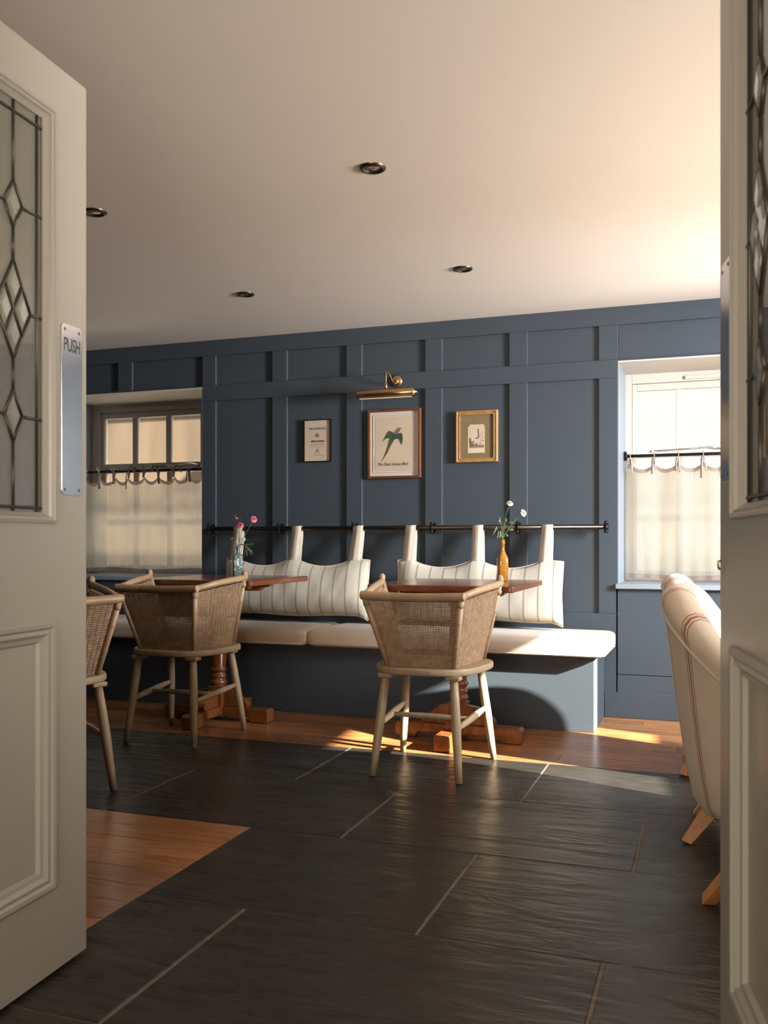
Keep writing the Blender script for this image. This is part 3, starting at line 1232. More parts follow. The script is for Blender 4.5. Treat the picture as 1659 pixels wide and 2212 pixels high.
# ------------------------------------------------------------------ woven chairs
def woven_chair():
    t = empty('woven_chair')
    # seat
    s = MB()
    poly = []
    for k in range(48):
        a = 2 * PI * k / 48
        c, sn = math.cos(a), math.sin(a)
        ex = 2 / 3.0
        x = 0.252 * math.copysign(abs(c) ** ex, c)
        y = 0.245 * math.copysign(abs(sn) ** ex, sn)
        x *= 1 + 0.10 * y / 0.245
        poly.append((x * 0.96, y))
    s.prism(poly, 0.432, 0.462, 'z', smooth=True)
    s.build('seat', M['ash'], t, bevel=0.008, bseg=3)
    corners = {'RL': (-0.150, -0.185, -0.190, -0.245), 'RR': (0.150, -0.185, 0.190, -0.245), 'FL': (-0.175, 0.150, -0.220, 0.225), 'FR': (0.175, 0.150, 0.220, 0.225)}
    for k in ('RL', 'RR', 'FL', 'FR'):
        x0, y0, x1, y1 = corners[k]
        l = MB()
        pts, rad = [], []
        for q, r in ((0, 0.0165), (0.25, 0.0195), (0.5, 0.0205), (0.8, 0.0165), (1.0, 0.0135)):
            pts.append((x0 + (x1 - x0) * q, y0 + (y1 - y0) * q, 0.436 * (1 - q) + 0.001 * q))
            rad.append(r)
        l.tube(pts, rad, 14)
        lg = l.build('leg', M['ash'], t)
        b = MB()
        sy = 1 if k[0] == 'F' else -1
        b.box(x0 - 0.032, x0 + 0.032, y0 - 0.028, y0 + 0.028, 0.414, 0.4335)
        b.build('leg_block', M['ash'], lg, bevel=0.006)

    def at(k, z):
        x0, y0, x1, y1 = corners[k]
        q = 1 - z / 0.436
        return Vector((x0 + (x1 - x0) * q, y0 + (y1 - y0) * q, z))
    mids = []
    for a, b in (('RL', 'FL'), ('RR', 'FR')):
        st = MB()
        p, q = at(a, 0.215), at(b, 0.245)
        pts = [p + (q - p) * k / 6 for k in range(7)]
        st.tube(pts, [0.009, 0.0125, 0.015, 0.0155, 0.015, 0.0125, 0.009], 10)
        st.build('stretcher', M['ash'], t)
        mids.append(p + (q - p) * 0.45)
    st = MB()
    pts = [mids[0] + (mids[1] - mids[0]) * k / 6 for k in range(7)]
    st.tube(pts, [0.009, 0.011, 0.013, 0.0135, 0.013, 0.011, 0.009], 10)
    st.build('stretcher', M['ash'], t)
    # back and arms: plan corners at the top and at the seat
    TL, TR = Vector((-0.222, -0.262, 0.760)), Vector((0.205, -0.262, 0.760))
    AL, AR = Vector((-0.285, 0.115, 0.800)), Vector((0.275, 0.115, 0.800))
    BL, BR = Vector((-0.142, -0.185, 0.462)), Vector((0.150, -0.185, 0.462))
    CL, CR = Vector((-0.195, 0.165, 0.462)), Vector((0.185, 0.165, 0.462))
    top = [AL, TL, TR, AR]
    bot = [CL, BL, BR, CR]

    def path(P, n_round=0.035):
        """polyline with eased corners, sampled by equal parameter per segment"""
        out = []
        segs = [(0, 1, 28), (1, 2, 31), (2, 3, 28)]
        for a, b, n in segs:
            for k in range(n + (1 if b == 3 else 0)):
                out.append(P[a] + (P[b] - P[a]) * (k / n))
        for it in range(4):
            o2 = list(out)
            for i in range(1, len(out) - 1):
                if any(abs(i - c) < 4 for c in (28, 59)):
                    o2[i] = (out[i - 1] + out[i] * 2 + out[i + 1]) / 4
            out = o2
        return out
    T, B = path(top), path(bot)
    n = len(T)
    # weave
    wv = MB()
    rows = 40
    for r in range(rows):
        v = (r + 0.6) / rows
        pts = []
        for i in range(n):
            p = B[i] + (T[i] - B[i]) * (v * 0.955)
            tg = (T[min(i + 1, n - 1)] - T[max(i - 1, 0)]).normalized()
            nrm = Vector((tg.y, -tg.x, 0)).normalized()
            pts.append(p + nrm * (0.0034 * (1 if i % 2 else -1)))
        wv.tube(pts, 0.0028, 5, caps=False)
    wv.build('woven_back', M['cane'], t)
    sk = MB()
    for i in range(1, n - 1, 1):
        if i % 2 == 0 or True:
            sk.tube([B[i] - Vector((0, 0, 0.004)), T[i]], 0.0019, 5, caps=False)
    sk.build('stakes', M['cane'], t)
    # posts
    for P, Q, nm in ((BL, TL, 'post'), (BR, TR, 'post'), (CL, AL, 'post'), (CR, AR, 'post')):
        po = MB()
        d = (Q - P)
        po.tube([P - d * 0.02, P + d * 0.5, Q + (Vector((0, 0, 0.018)) if Q in (AL, AR) else Vector((0, 0, 0)))], [0.0115, 0.0125, 0.0135], 10)
        pp = po.build(nm, M['cane_pole'], t)
        for q, hb in ((0.33, 0.0018), (0.66, 0.0018), (0.91, 0.009)):
            bi = MB()
            c = P + d * q
            dn = d.normalized()
            bi.tube([c - dn * hb, c + dn * hb], 0.0145, 10)
            bi.build('cane_binding', M['cane'], pp)
    # rails
    rb = MB()
    n2 = 90
    for k, (a, b) in enumerate(((TL + Vector((-0.018, -0.002, 0.008)), TR + Vector((0.018, -0.002, 0.008))),)):
        pts, rad = [], []
        for i in range(n2 * 2 + 1):
            q = i / (n2 * 2)
            arch = 0.006 * math.sin(PI * q)
            pts.append(a + (b - a) * q - Vector((0, 0, arch)))
            rad.append(0.0190 if (i % 2 or q < 0.3) else 0.0176)
        rad[0] = rad[-1] = 0.010
        rad[1] = rad[-2] = 0.015
        rb.tube(pts, rad, 10)
    rb.build('back_rail', M['cane_pole'], t)
    for a, b in ((TL, AL), (TR, AR)):
        ar = MB()
        d = (b - a).normalized()
        pts = [a - d * 0.004, a + (b - a) * 0.5 + Vector((0, 0, 0.004)), b + d * 0.004, b + d * 0.016 + Vector((0, 0, 0.006))]
        pts = [p + Vector((0, 0, 0.008)) for p in pts]
        ar.tube(pts, [0.0145, 0.0150, 0.0160, 0.011], 12)
        o = ar.build('arm_rail', M['cane_pole'], t)
        e = MB()
        e.ball(b + Vector((0, 0, 0.026)), 0.0165, 12, 8, sc=(1, 1, 1.3))
        e.build('arm_knob', M['cane_pole'], o)
    return t


ch = woven_chair()
GC = 'woven cane chairs at the tables'
tag(ch, 'woven cane chair pulled up to the right table with one sunlit leg', 'chair', GC)
ch.location = (-1.172, 3.915, 0)
ch.rotation_euler = (0, 0, R(-1))
c2 = copy_tree(ch)
tag(c2, 'woven cane chair in shade at the left table, back towards the doorway', 'chair', GC)
c2.location = (-2.548, 4.105, 0)
c2.rotation_euler = (0, 0, R(1.5))
c3 = copy_tree(ch)
tag(c3, 'woven cane chair half hidden behind the left glazed door', 'chair', GC)
a3 = R(154)
f3 = (math.cos(a3), math.sin(a3))
r3 = (f3[1], -f3[0])
c3.location = (-2.258 - 0.19 * r3[0] + 0.245 * f3[0], 3.106 - 0.19 * r3[1] + 0.245 * f3[1], 0)
c3.rotation_euler = (0, 0, a3 - PI / 2)


# ------------------------------------------------------------------ armchairs
def armchair():
    t = empty('armchair')
    ctrl = [(0.575, -0.215), (0.50, -0.265), (0.40, -0.305), (0.26, -0.338), (0.13, -0.320), (0.045, -0.240), (0.008, -0.125), (0.0, 0.0)]
    ctrl = ctrl + [(x, -y) for x, y in ctrl[:-1]][::-1]
    plan = []
    for i in range(len(ctrl) - 1):
        p0, p1, p2, p3 = [Vector(ctrl[max(0, min(len(ctrl) - 1, i + k))]) for k in (-1, 0, 1, 2)]
        for q in range(5):
            u = q / 5
            v = 0.5 * ((2 * p1) + (p2 - p0) * u + (2 * p0 - 5 * p1 + 4 * p2 - p3) * u * u + (3 * p1 - p0 - 3 * p2 + p3) * u ** 3)
            plan.append((v.x, v.y))
    plan.append(ctrl[-1])
    n = len(plan)
    arc = [0]
    for a, b in zip(plan, plan[1:]):
        arc.append(arc[-1] + math.hypot(b[0] - a[0], b[1] - a[1]))

    def nrm(i):
        a, b = plan[max(i - 1, 0)], plan[min(i + 1, n - 1)]
        dx, dy = b[0] - a[0], b[1] - a[1]
        l = math.hypot(dx, dy)
        return (-dy / l, dx / l)       # outward

    def hgt(i):
        x, y = plan[i]
        k = abs(arc[i] - arc[-1] / 2)          # distance along the shell from the middle of the back
        t_ = max(0.0, min(1.0, (k - 0.12) / 0.54))
        t_ = t_ * t_ * (3 - 2 * t_)
        return 0.850 - 0.37 * t_
    SEC = []
    for k in range(9):
        a = R(205 - 230 * k / 8)
        SEC.append((math.cos(a), math.sin(a)))

    def section(i):
        h = hgt(i)
        pts = [(0.05, 0.105), (0.018, 0.115), (0.004, 0.15), (0.0, 0.26), (0.0, (h - 0.09 + 0.26) / 2), (0.0, h - 0.095)]
        for c, s in SEC:
            pts.append((0.052 + 0.060 * c, h - 0.058 + 0.058 * s))
        pts += [(0.115, h - 0.13), (0.112, 0.36), (0.112, 0.24)]
        return pts

    def place(i, dd, z):
        x, y = plan[i]
        nx, ny = nrm(i)
        q = max(0.0, (z - 0.10)) / 0.75
        back = max(0.0, 1 - x / 0.34)
        rk = -0.068 * q ** 0.55 * back ** 0.9
        # taper: narrower at the base
        tp = 0.050 * (q - 0.55)
        return Vector((x - nx * dd + rk + nx * tp, y - ny * dd + ny * tp, z))
    secs = [section(i) for i in range(n)]
    K = len(secs[0])
    vl = [0]
    for k in range(1, K):
        a, b = secs[n // 2][k - 1], secs[n // 2][k]
        vl.append(vl[-1] + math.hypot(b[0] - a[0], b[1] - a[1]))
    mb = MB()
    ids = mb.grid(lambda i, k: place(i, *secs[i][k]), n, K, uvfn=lambda i, k: (arc[i] + 0.008, vl[k]))
    for i, rev in ((0, False), (n - 1, True)):
        ring = ids[i]
        mb.face(ring if rev else ring[::-1], 0, False, [(0.02, vl[k]) for k in range(K)])
    mb.build('upholstered_shell', M['armchair_fabric'], t)
    pp = MB()
    pp.tube([place(i, -0.003, hgt(i) - 0.098) for i in range(n)], 0.0045, 6)
    pp.build('piping', M['armchair_plain'], t)
    sb = MB()
    sb.prism([(x * 0.86 + 0.045, y * 0.84) for x, y in plan], 0.105, 0.30)
    sb.build('seat_base', M['armchair_fabric'], t, bevel=0.01)
    sc = MB()
    sc.prism([(x + 0.36, y) for x, y in rounded_rect(0.235, 0.19, 0.06)], 0.30, 0.43)
    sc.build('seat_cushion', M['bench_fabric'], t, bevel=0.03, bseg=4)
    for sx, sy in ((0, -1), (0, 1), (1, -1), (1, 1)):
        l = MB()
        xt, yt = (0.095, 0.135 * sy) if sx == 0 else (0.49, 0.15 * sy)
        xb, yb = (0.005, 0.165 * sy) if sx == 0 else (0.55, 0.175 * sy)
        l.tube([(xt, yt, 0.135), (xb, yb, 0.001)], [0.036, 0.024], 4, up=(0.7, 0.7, 0))
        l.v = [(x, y, max(0.0012, z)) for x, y, z in l.v]
        lo = l.build('leg', M['leg_wood'], t)
        for p in lo.data.polygons:
            p.use_smooth = False
    return t


GA = 'striped tub armchairs on the right'
ac = armchair()
tag(ac, 'red-striped cream tub armchair beside the right door, seen from its side', 'armchair', GA)
ac.location = (-0.078, 3.375, 0)
ac.rotation_euler = (0, 0, R(-5))
ac2 = copy_tree(ac)
tag(ac2, 'striped tub armchair hidden behind the nearer one, only a pale leg showing', 'armchair', GA)
ac2.location = (-0.132, 4.290, 0)
ac2.rotation_euler = (0, 0, 0)


def footstool():
    t = empty('footstool', (0.035, 2.66, 0), R(8))
    tag(t, 'low footstool behind the right door, only one splayed wooden leg showing', 'footstool')
    b = MB()
    b.prism([(x + 0.24, y - 0.21) for x, y in rounded_rect(0.235, 0.21, 0.04)], 0.15, 0.40)
    b.build('upholstered_top', M['armchair_plain'], t, bevel=0.02, bseg=3)
    for x, y in ((0.05, -0.04), (0.43, -0.04), (0.05, -0.38), (0.43, -0.38)):
        l = MB()
        fx = -0.045 if x < 0.2 else 0.47
        fy = 0.045 if y > -0.2 else -0.40
        if x < 0.2 and y < -0.2:
            fx = 0.03
        l.tube([(x, y, 0.16), (fx, fy, 0.001)], [0.036, 0.027], 4, up=(0.7, 0.7, 0))
        l.v = [(a, c, max(0.0012, z)) for a, c, z in l.v]
        lo = l.build('leg', M['leg_wood'], t)
        for p in lo.data.polygons:
            p.use_smooth = False


footstool()


# ------------------------------------------------------------------ pictures and picture light
def frame_rings(mb, x0, x1, z0, z1, prof, mi=0):
    rings = []
    for ins, y in prof:
        rings.append([mb.vert(p) for p in ((x0 + ins, y, z0 + ins), (x1 - ins, y, z0 + ins), (x1 - ins, y, z1 - ins), (x0 + ins, y, z1 - ins))])
    for p, q in zip(rings, rings[1:]):
        for k in range(4):
            l = (k + 1) % 4
            mb.face((p[k], p[l], q[l], q[k]), mi)


WP = WY + REC - 0.0015      # back of a picture hanging in a recessed panel


def picture(name, x0, x1, z0, z1, prof, m, label):
    t = empty(name, ((x0 + x1) / 2, WP, (z0 + z1) / 2))
    tag(t, label, 'picture', 'framed pictures on the panelled wall')
    hx, hz = (x1 - x0) / 2, (z1 - z0) / 2
    f = MB()
    frame_rings(f, -hx, hx, -hz, hz, prof)
    f.build('frame', m, t)
    return t, hx, hz


def plate_(t, nm, x0, x1, z0, z1, y, m):
    b = MB()
    b.box(x0, x1, y, y + 0.001, z0, z1)
    return b.build(nm, m, t)


def flat(parent, nm, poly, y, m, th=0.0008):
    b = MB()
    b.prism(poly, y - th, y, 'y')
    return b.build(nm, m, parent)


UP = (R(90), 0, 0)
# notice in a thin black frame
t, hx, hz = picture('framed_notice', -2.459, -2.273, 1.495, 1.764, [(0, 0), (0, -0.018), (0.006, -0.018), (0.006, -0.010)], M['black_iron'],
                    'small printed notice in a thin black frame, left of the bird print')
pr = plate_(t, 'print', -hx + 0.006, hx - 0.006, -hz + 0.006, hz - 0.006, -0.0105, M['paper'])
y = -0.0112
text_obj('lettering', 'VALE DROPE RACE', 0.0195, M['blue_ink'], pr, (0.003, y, 0.076), UP, 0.0002, sx=0.72, bold=0.0004)
text_obj('lettering', 'SPECIAL NOTICE', 0.0145, M['ink'], pr, (0.003, y, -0.004), UP, 0.0002, sx=0.82, bold=0.0007)
for z, w in ((-0.020, 0.045), (-0.027, 0.05), (-0.038, 0.052), (-0.080, 0.018), (-0.094, 0.045)):
    flat(pr, 'printed_line', [(-w, z - 0.0011), (w, z - 0.0011), (w, z + 0.0011), (-w, z + 0.0011)], y, M['sepia_mid'], 0.0003)
flat(pr, 'crest', [(-0.014, 0.022), (0.014, 0.022), (0.012, 0.028), (0.016, 0.036), (0.006, 0.042), (0.003, 0.050), (-0.003, 0.050), (-0.006, 0.042), (-0.016, 0.036), (-0.012, 0.028)], y, M['sepia_mid'], 0.0003)
flat(pr, 'boat_emblem', [(-0.013, -0.064), (0.013, -0.064), (0.009, -0.070), (-0.009, -0.070)], y, M['sepia_mid'], 0.0003)
flat(pr, 'boat_sail', [(-0.008, -0.062), (0.009, -0.062), (0.0, -0.048)], y, M['sepia_mid'], 0.0003)

# bird print
t, hx, hz = picture('bird_print', -2.019, -1.676, 1.380, 1.802, [(0, 0), (0, -0.032), (0.003, -0.034), (0.014, -0.034), (0.014, -0.018)], M['frame_wood'],
                    'framed print of a long-tailed green bird under the brass picture light')
plate_(t, 'mount', -hx + 0.013, hx - 0.013, -hz + 0.013, hz - 0.013, -0.019, M['mount_white'])
pr = plate_(t, 'print', -hx + 0.046, hx - 0.046, -hz + 0.044, hz - 0.044, -0.0205, M['print_paper'])
mb = MB()
frame_rings(mb, -hx + 0.034, hx - 0.034, -hz + 0.034, hz - 0.034, [(0, -0.0192), (0.002, -0.022), (0.004, -0.022), (0.006, -0.0192)])
mb.build('mount_bevel', M['mount_white'], t)


def bp(*p):       # picture-sheet pixels (1659x2106 crop) to local metres
    return [((px - 835) * 0.000246, (1080 - pz) * 0.000232) for px, pz in p]


yb = -0.0212
bird = MB()
bird.prism(bp((690, 990), (740, 930), (830, 960), (800, 1040), (740, 1140), (660, 1310), (560, 1460), (490, 1560), (560, 1420), (620, 1270), (670, 1110))[::-1], yb - 0.0006, yb, 'y', 0)
bird.prism(bp((660, 770), (720, 735), (790, 770), (830, 830), (760, 960), (710, 930), (640, 930), (580, 960), (530, 1020), (580, 920), (620, 840))[::-1], yb - 0.0009, yb, 'y', 1)
bird.prism(bp((760, 860), (850, 800), (930, 820), (1020, 795), (1050, 850), (1062, 980), (1035, 1110), (990, 1030), (960, 960), (880, 950), (820, 990), (740, 1010), (730, 930))[::-1], yb - 0.0012, yb, 'y', 2)
bird.prism(bp((820, 810), (870, 740), (950, 665), (1040, 662), (1000, 700), (970, 760), (920, 830))[::-1], yb - 0.0015, yb, 'y', 3)
bird.build('bird', [M['bird_olive'], M['bird_green'], M['bird_teal'], M['bird_grey']], pr)
text_obj('lettering', 'The Dark Green Bird', 0.0265, M['ink'], pr, (-0.012, -0.0215, -0.125), UP, 0.0002, shear=0.35, sx=0.86)

# town view in a gilt frame
t, hx, hz = picture('town_engraving', -1.456, -1.203, 1.464, 1.770, [(0, 0), (0, -0.026), (0.003, -0.030), (0.008, -0.030), (0.012, -0.022), (0.016, -0.022), (0.020, -0.027), (0.023, -0.027), (0.025, -0.016)], M['gold'],
                    'small sepia view of a town in a gilt frame, right of the bird print')
plate_(t, 'mount', -hx + 0.024, hx - 0.024, -hz + 0.024, hz - 0.024, -0.0165, M['mount_olive'])
pr = plate_(t, 'print', -0.055, 0.048, -0.098, 0.060, -0.0178, M['sepia_light'])
yb = -0.0184


def tp_(*p):
    return [((px - 840) * 0.000158, (990 - pz) * 0.000158) for px, pz in p]


eng = MB()
eng.prism(tp_((550, 540), (1120, 540), (1120, 1420), (560, 1420))[::-1], yb - 0.0002, yb, 'y', 2)
eng.prism(tp_((550, 1040), (620, 1050), (640, 1180), (740, 1300), (700, 1370), (560, 1370))[::-1], yb - 0.0005, yb, 'y', 0)
eng.prism(tp_((870, 705), (920, 705), (935, 1040), (880, 1040))[::-1], yb - 0.0005, yb, 'y', 0)
eng.prism(tp_((750, 1080), (830, 1030), (890, 1040), (900, 1090))[::-1], yb - 0.0006, yb, 'y', 0)
eng.prism(tp_((900, 1080), (1000, 910), (1110, 820), (1120, 1160), (910, 1160))[::-1], yb - 0.0004, yb, 'y', 2)
eng.prism(tp_((900, 1080), (1000, 900), (1110, 812), (1116, 826), (1008, 916), (912, 1084))[::-1], yb - 0.0006, yb, 'y', 1)
for k in range(4):
    for q in range(2):
        px, pz = 980 + k * 40, 1010 + q * 90 - k * 25
        eng.prism(tp_((px, pz), (px + 14, pz - 6), (px + 14, pz + 34), (px, pz + 38))[::-1], yb - 0.0007, yb, 'y', 0)
rr = random.Random(3)
for k in range(26):
    px, pz = rr.uniform(580, 1090), rr.uniform(1150, 1340)
    s = rr.uniform(10, 26)
    eng.prism(tp_((px - s, pz), (px, pz - s * 1.4), (px + s, pz), (px, pz + s))[::-1], yb - 0.0008, yb, 'y', rr.choice((0, 0, 1)))
eng.prism(tp_((560, 1290), (1120, 1310), (1120, 1420), (560, 1420))[::-1], yb - 0.0004, yb, 'y', 1)
eng.build('engraving', [M['sepia_dark'], M['sepia_mid'], M['paper']], pr)


def picture_light():
    t = empty('picture_light', (-1.852, WY, 1.962))
    tag(t, 'brass picture light with a tubular shade above the bird print', 'picture light')
    r = MB()
    r.lathe([(0.037, -0.0005), (0.038, -0.006), (0.034, -0.012), (0.026, -0.018), (0.012, -0.023), (0.004, -0.025)], (0.022, 0, 0.012), 24, axis='y')
    r.build('wall_rose', M['brass'], t)
    a = MB()
    pts = []
    ctrl = [(0.022, -0.02, -0.004), (0.020, -0.04, -0.008), (0.014, -0.075, 0.008), (0.006, -0.105, 0.045), (0.0, -0.128, 0.052), (0.0, -0.14, 0.035), (0.0, -0.142, 0.0), (0.0, -0.142, -0.06)]
    for i in range(len(ctrl) - 1):
        p0, p1, p2, p3 = [Vector(ctrl[max(0, min(len(ctrl) - 1, i + k))]) for k in (-1, 0, 1, 2)]
        for s in range(6):
            u = s / 6
            pts.append(0.5 * ((2 * p1) + (p2 - p0) * u + (2 * p0 - 5 * p1 + 4 * p2 - p3) * u * u + (3 * p1 - p0 - 3 * p2 + p3) * u ** 3))
    pts.append(Vector(ctrl[-1]))
    a.tube(pts, 0.0045, 8)
    a.build('arm', M['brass'], t)
    k = MB()
    k.lathe([(0.0055, -0.015), (0.009, -0.02), (0.009, -0.045), (0.007, -0.06)], (0.0, -0.142, 0.0), 14)
    k.build('socket', M['brass'], t)
    s = MB()
    prof = [(0.002, -0.183), (0.020, -0.184), (0.027, -0.178), (0.027, 0.178), (0.020, 0.186), (0.007, 0.190), (0.006, 0.196), (0.002, 0.198)]
    s.lathe(prof, (0.0, -0.150, -0.084), 24, axis='x')
    s.build('lamp_shade', M['brass'], t)
    b = MB()
    b.box(-0.165, 0.165, -0.158, -0.140, -0.1135, -0.1095)
    b.build('shade_opening', M['white_enamel'], t)


picture_light()


# ------------------------------------------------------------------ ceiling downlights
def downlight():
    t = empty('downlight')
    r = MB()
    # trim ring, open in the middle
    prof = [(0.048, 0.0), (0.047, -0.004), (0.042, -0.008), (0.036, -0.009), (0.032, -0.006), (0.029, -0.001)]
    seg = 32
    rings = [[r.vert((a * math.cos(2 * PI * k / seg), a * math.sin(2 * PI * k / seg), h)) for k in range(seg)] for a, h in prof]
    for p, q in zip(rings, rings[1:]):
        for k in range(seg):
            l = (k + 1) % seg
            r.face((p[k], p[l], q[l], q[k]), 0, True)
    r.build('trim_ring', M['bronze'], t)
    b = MB()
    b.lathe([(0.0285, -0.0005), (0.026, -0.0025), (0.018, -0.0045), (0.006, -0.0055)], (0, 0, 0), 24)
    b.build('bulb', M['bulb'], t)
    return t


dlabels = [(-1.140, 3.065, 'round ceiling downlight in the middle of the ceiling, nearest the doorway'),
           (-2.345, 3.101, 'round ceiling downlight partly cut off by the left door edge'),
           (-2.367, 4.407, 'round ceiling downlight high above the left table'),
           (-1.151, 4.351, 'round ceiling downlight above the gilt-framed picture and right table')]
d0 = downlight()
for i, (x, y_, lab) in enumerate(dlabels):
    o = d0 if i == 0 else copy_tree(d0)
    o.location = (x, y_, CEIL - 0.0003)
    tag(o, lab, 'ceiling light', 'downlights in the ceiling')


# ------------------------------------------------------------------ café curtains and rods
ROD_Y, ROD_Z = 5.66, 1.500


def curtain(x0, x1, label, rod_label, nt_, seed, rod_z, ztop):
    rnd = random.Random(seed)
    t = empty('curtain_rod', ((x0 + x1) / 2, ROD_Y, rod_z))
    tag(t, rod_label, 'curtain rod', 'thin rods across the windows')
    hw = (x1 - x0) / 2
    r = MB()
    r.tube([(-hw, 0, 0), (hw, 0, 0)], 0.0095, 10)
    r.build('rod_tube', M['black_iron'], t)
    for s in (-1, 1):
        b = MB()
        b.box(s * hw - 0.004, s * hw + 0.004, -0.014, 0.014, -0.026, 0.026)
        for q in (-1, 1):
            b.ball((s * (hw - 0.008), -0.004, q * 0.019), 0.0095, 10, 8)
        b.tube([(s * hw, 0, 0), (s * (hw - 0.02), 0, 0)], 0.014, 10)
        b.build('bracket', M['black_iron'], t)
    c = empty('cafe_curtain', ((x0 + x1) / 2, ROD_Y, 0))
    tag(c, label, 'curtain', 'half curtains tied to rods at the windows')
    ties = [-hw + 0.035 + (2 * hw - 0.07) * k / (nt_ - 1) for k in range(nt_)]
    nu, nv = 241, 30
    zb = 0.772
    ph = [rnd.uniform(0, 6.28) for _ in range(5)]

    def top(x):
        for a, b in zip(ties, ties[1:]):
            if a <= x <= b:
                q = (x - a) / (b - a)
                return ztop - 0.042 * (4 * q * (1 - q)) ** 0.7
        return ztop - 0.01

    def fold(x, v):
        k = 0.35 + 0.65 * v
        return 0.013 * math.sin(x * 31 + ph[0] + 0.8 * math.sin(x * 5 + ph[1])) * k + 0.008 * math.sin(x * 13 + ph[2] + v * 1.2) + 0.004 * math.sin(x * 73 + ph[3]) * (1 - v)

    def pt(i, j):
        x = -hw * 0.985 + 2 * hw * 0.985 * i / (nu - 1)
        v = j / (nv - 1)          # 0 bottom .. 1 top
        zt = top(x)
        lo = zb + 0.006 * math.sin(x * 9 + ph[4])
        vv = (0.0, 0.040)[j] if j < 2 else (1.0 if j == nv - 1 else (0.963 if j == nv - 2 else 0.04 + 0.923 * (j - 1) / (nv - 3)))
        return (x, 0.004 + fold(x, vv), lo + (zt - lo) * vv)
    rows = [0, 2, nv - 2, nv]

    def part(j0, j1, nm, m, parent):
        mb = MB()
        mb.grid(lambda i, j: pt(i, j + j0), nu, j1 - j0 + 1)
        o = mb.build(nm, m, parent, recalc=False)
        return o
    part(1, nv - 2, 'curtain_cloth', M['curtain'], c)
    part(nv - 2, nv - 1, 'top_hem', M['curtain_hem'], c)
    part(0, 1, 'bottom_hem', M['curtain_hem'], c)
    for x in ties:
        tm = MB()
        z0 = ztop - 0.012
        y0 = 0.0
        zr = rod_z
        w = 0.0085
        # loop over the rod
        loop = [(x, -0.008, z0), (x + 0.002, -0.013, zr - 0.008), (x + 0.001, -0.011, zr + 0.009), (x, 0.0, zr + 0.0135), (x, 0.011, zr + 0.006), (x, 0.011, zr - 0.012), (x + 0.001, -0.006, z0)]
        tm.tube(loop, w, 5, squash=(0.35, 1.0))
        for s in (-1, 1):
            l = rnd.uniform(0.08, 0.14)
            dx = s * rnd.uniform(0.006, 0.022)
            up = rnd.random() < 0.6 and x0 < -2
            zz = [zr - 0.014, zr - 0.02, zr - 0.05, zr - l]
            if up:
                pts = [(x, -0.014, zr - 0.012), (x + dx, -0.02, zr + 0.010), (x + dx * 2.4, -0.022, zr + rnd.uniform(0.02, 0.045)), (x + dx * 4.0, -0.02, zr + rnd.uniform(-0.02, 0.01))]
            else:
                pts = [(x, -0.014, zz[0]), (x + dx * 0.6, -0.020, zz[1]), (x + dx * 0.9, -0.022, zz[2]), (x + dx * 1.1, -0.020, zz[3])]
            tm.tube(pts, [w * 0.8, w, w, w * 1.05], 5, squash=(0.4, 1.0))
        tm.build('tie', M['tie'], c)


curtain(WL[0] + 0.006, WL[1] - 0.006, 'sheer striped half curtain at the shaded left window', 'dark curtain rod across the left window', 10, 5, 1.500, 1.462)
curtain(WR[0] + 0.006, WR[1] - 0.006, 'bright sheer striped half curtain at the right window', 'dark curtain rod across the right window', 9, 8, 1.500, 1.462)


# ------------------------------------------------------------------ bottles and flowers
def square_section(h, c, r=0.2):
    """octagon-ish square ring of half width h"""
    k = h * (1 - r)
    return [(k, -h), (h, -k), (h, k), (k, h), (-k, h), (-h, k), (-h, -k), (-k, -h)]


def bottle(name, loc, prof, m, label, rz, wall=0.004):
    """prof: (half width, z, roundness 0 square .. 1 round)"""
    seg = 24

    def ring(mb, hw, z, rd):
        ids = []
        for k in range(seg):
            a = 2 * PI * (k + 0.5) / seg
            c, s = math.cos(a), math.sin(a)
            q = hw / max(abs(c), abs(s))
            q = min(q, hw * 1.22)
            rr_ = q * (1 - rd) + hw * rd
            ids.append(mb.vert((rr_ * c, rr_ * s, z)))
        return ids
    mb = MB()
    rings = [ring(mb, *p) for p in prof]
    inner = [(max(0.003, h - wall), max(z, prof[0][1] + 0.007), rd) for h, z, rd in prof[::-1]]
    rings += [ring(mb, *p) for p in inner]
    for a, b in zip(rings, rings[1:]):
        for k in range(seg):
            l = (k + 1) % seg
            mb.face((a[k], a[l], b[l], b[k]), 0, True)
    mb.face(rings[0][::-1])
    mb.face(rings[-1])
    o = mb.build(name, m)
    o.location = loc
    o.rotation_euler = (0, 0, rz)
    tag(o, label, 'bottle')
    return o


TZ = 0.7905
AB = Vector((-1.023, 4.66, TZ))
GB = Vector((-2.462, 4.50, TZ))
bottle('amber_bottle', AB, [(0.024, 0.0, 0.1), (0.0265, 0.004, 0.05), (0.0265, 0.112, 0.05), (0.024, 0.124, 0.2), (0.0165, 0.142, 0.6), (0.0115, 0.158, 1), (0.0105, 0.190, 1), (0.0135, 0.192, 1), (0.0135, 0.198, 1), (0.0118, 0.200, 1), (0.0125, 0.213, 1)],
       M['amber'], 'amber glass bottle holding white carnations on the right table', R(28))
gbo = bottle('aqua_bottle', GB, [(0.026, 0.0, 0.1), (0.0285, 0.004, 0.02), (0.0285, 0.122, 0.02), (0.026, 0.128, 0.1), (0.013, 0.135, 0.9), (0.0105, 0.142, 1), (0.0105, 0.165, 1), (0.013, 0.167, 1), (0.013, 0.178, 1)],
             M['aqua'], 'blue-green square glass bottle holding pink carnations on the left table', R(26))
eb = MB()
rr = random.Random(11)
for k in range(16):
    x, z = rr.uniform(-0.019, 0.019), 0.014 + k * 0.0062
    w = rr.uniform(0.002, 0.007)
    eb.box(x - w, x + w, -0.0297, -0.0284, z - 0.0012, z + 0.0012)
    eb.box(x - 0.001, x + 0.001, -0.0297, -0.0284, z - 0.004, z + 0.004)
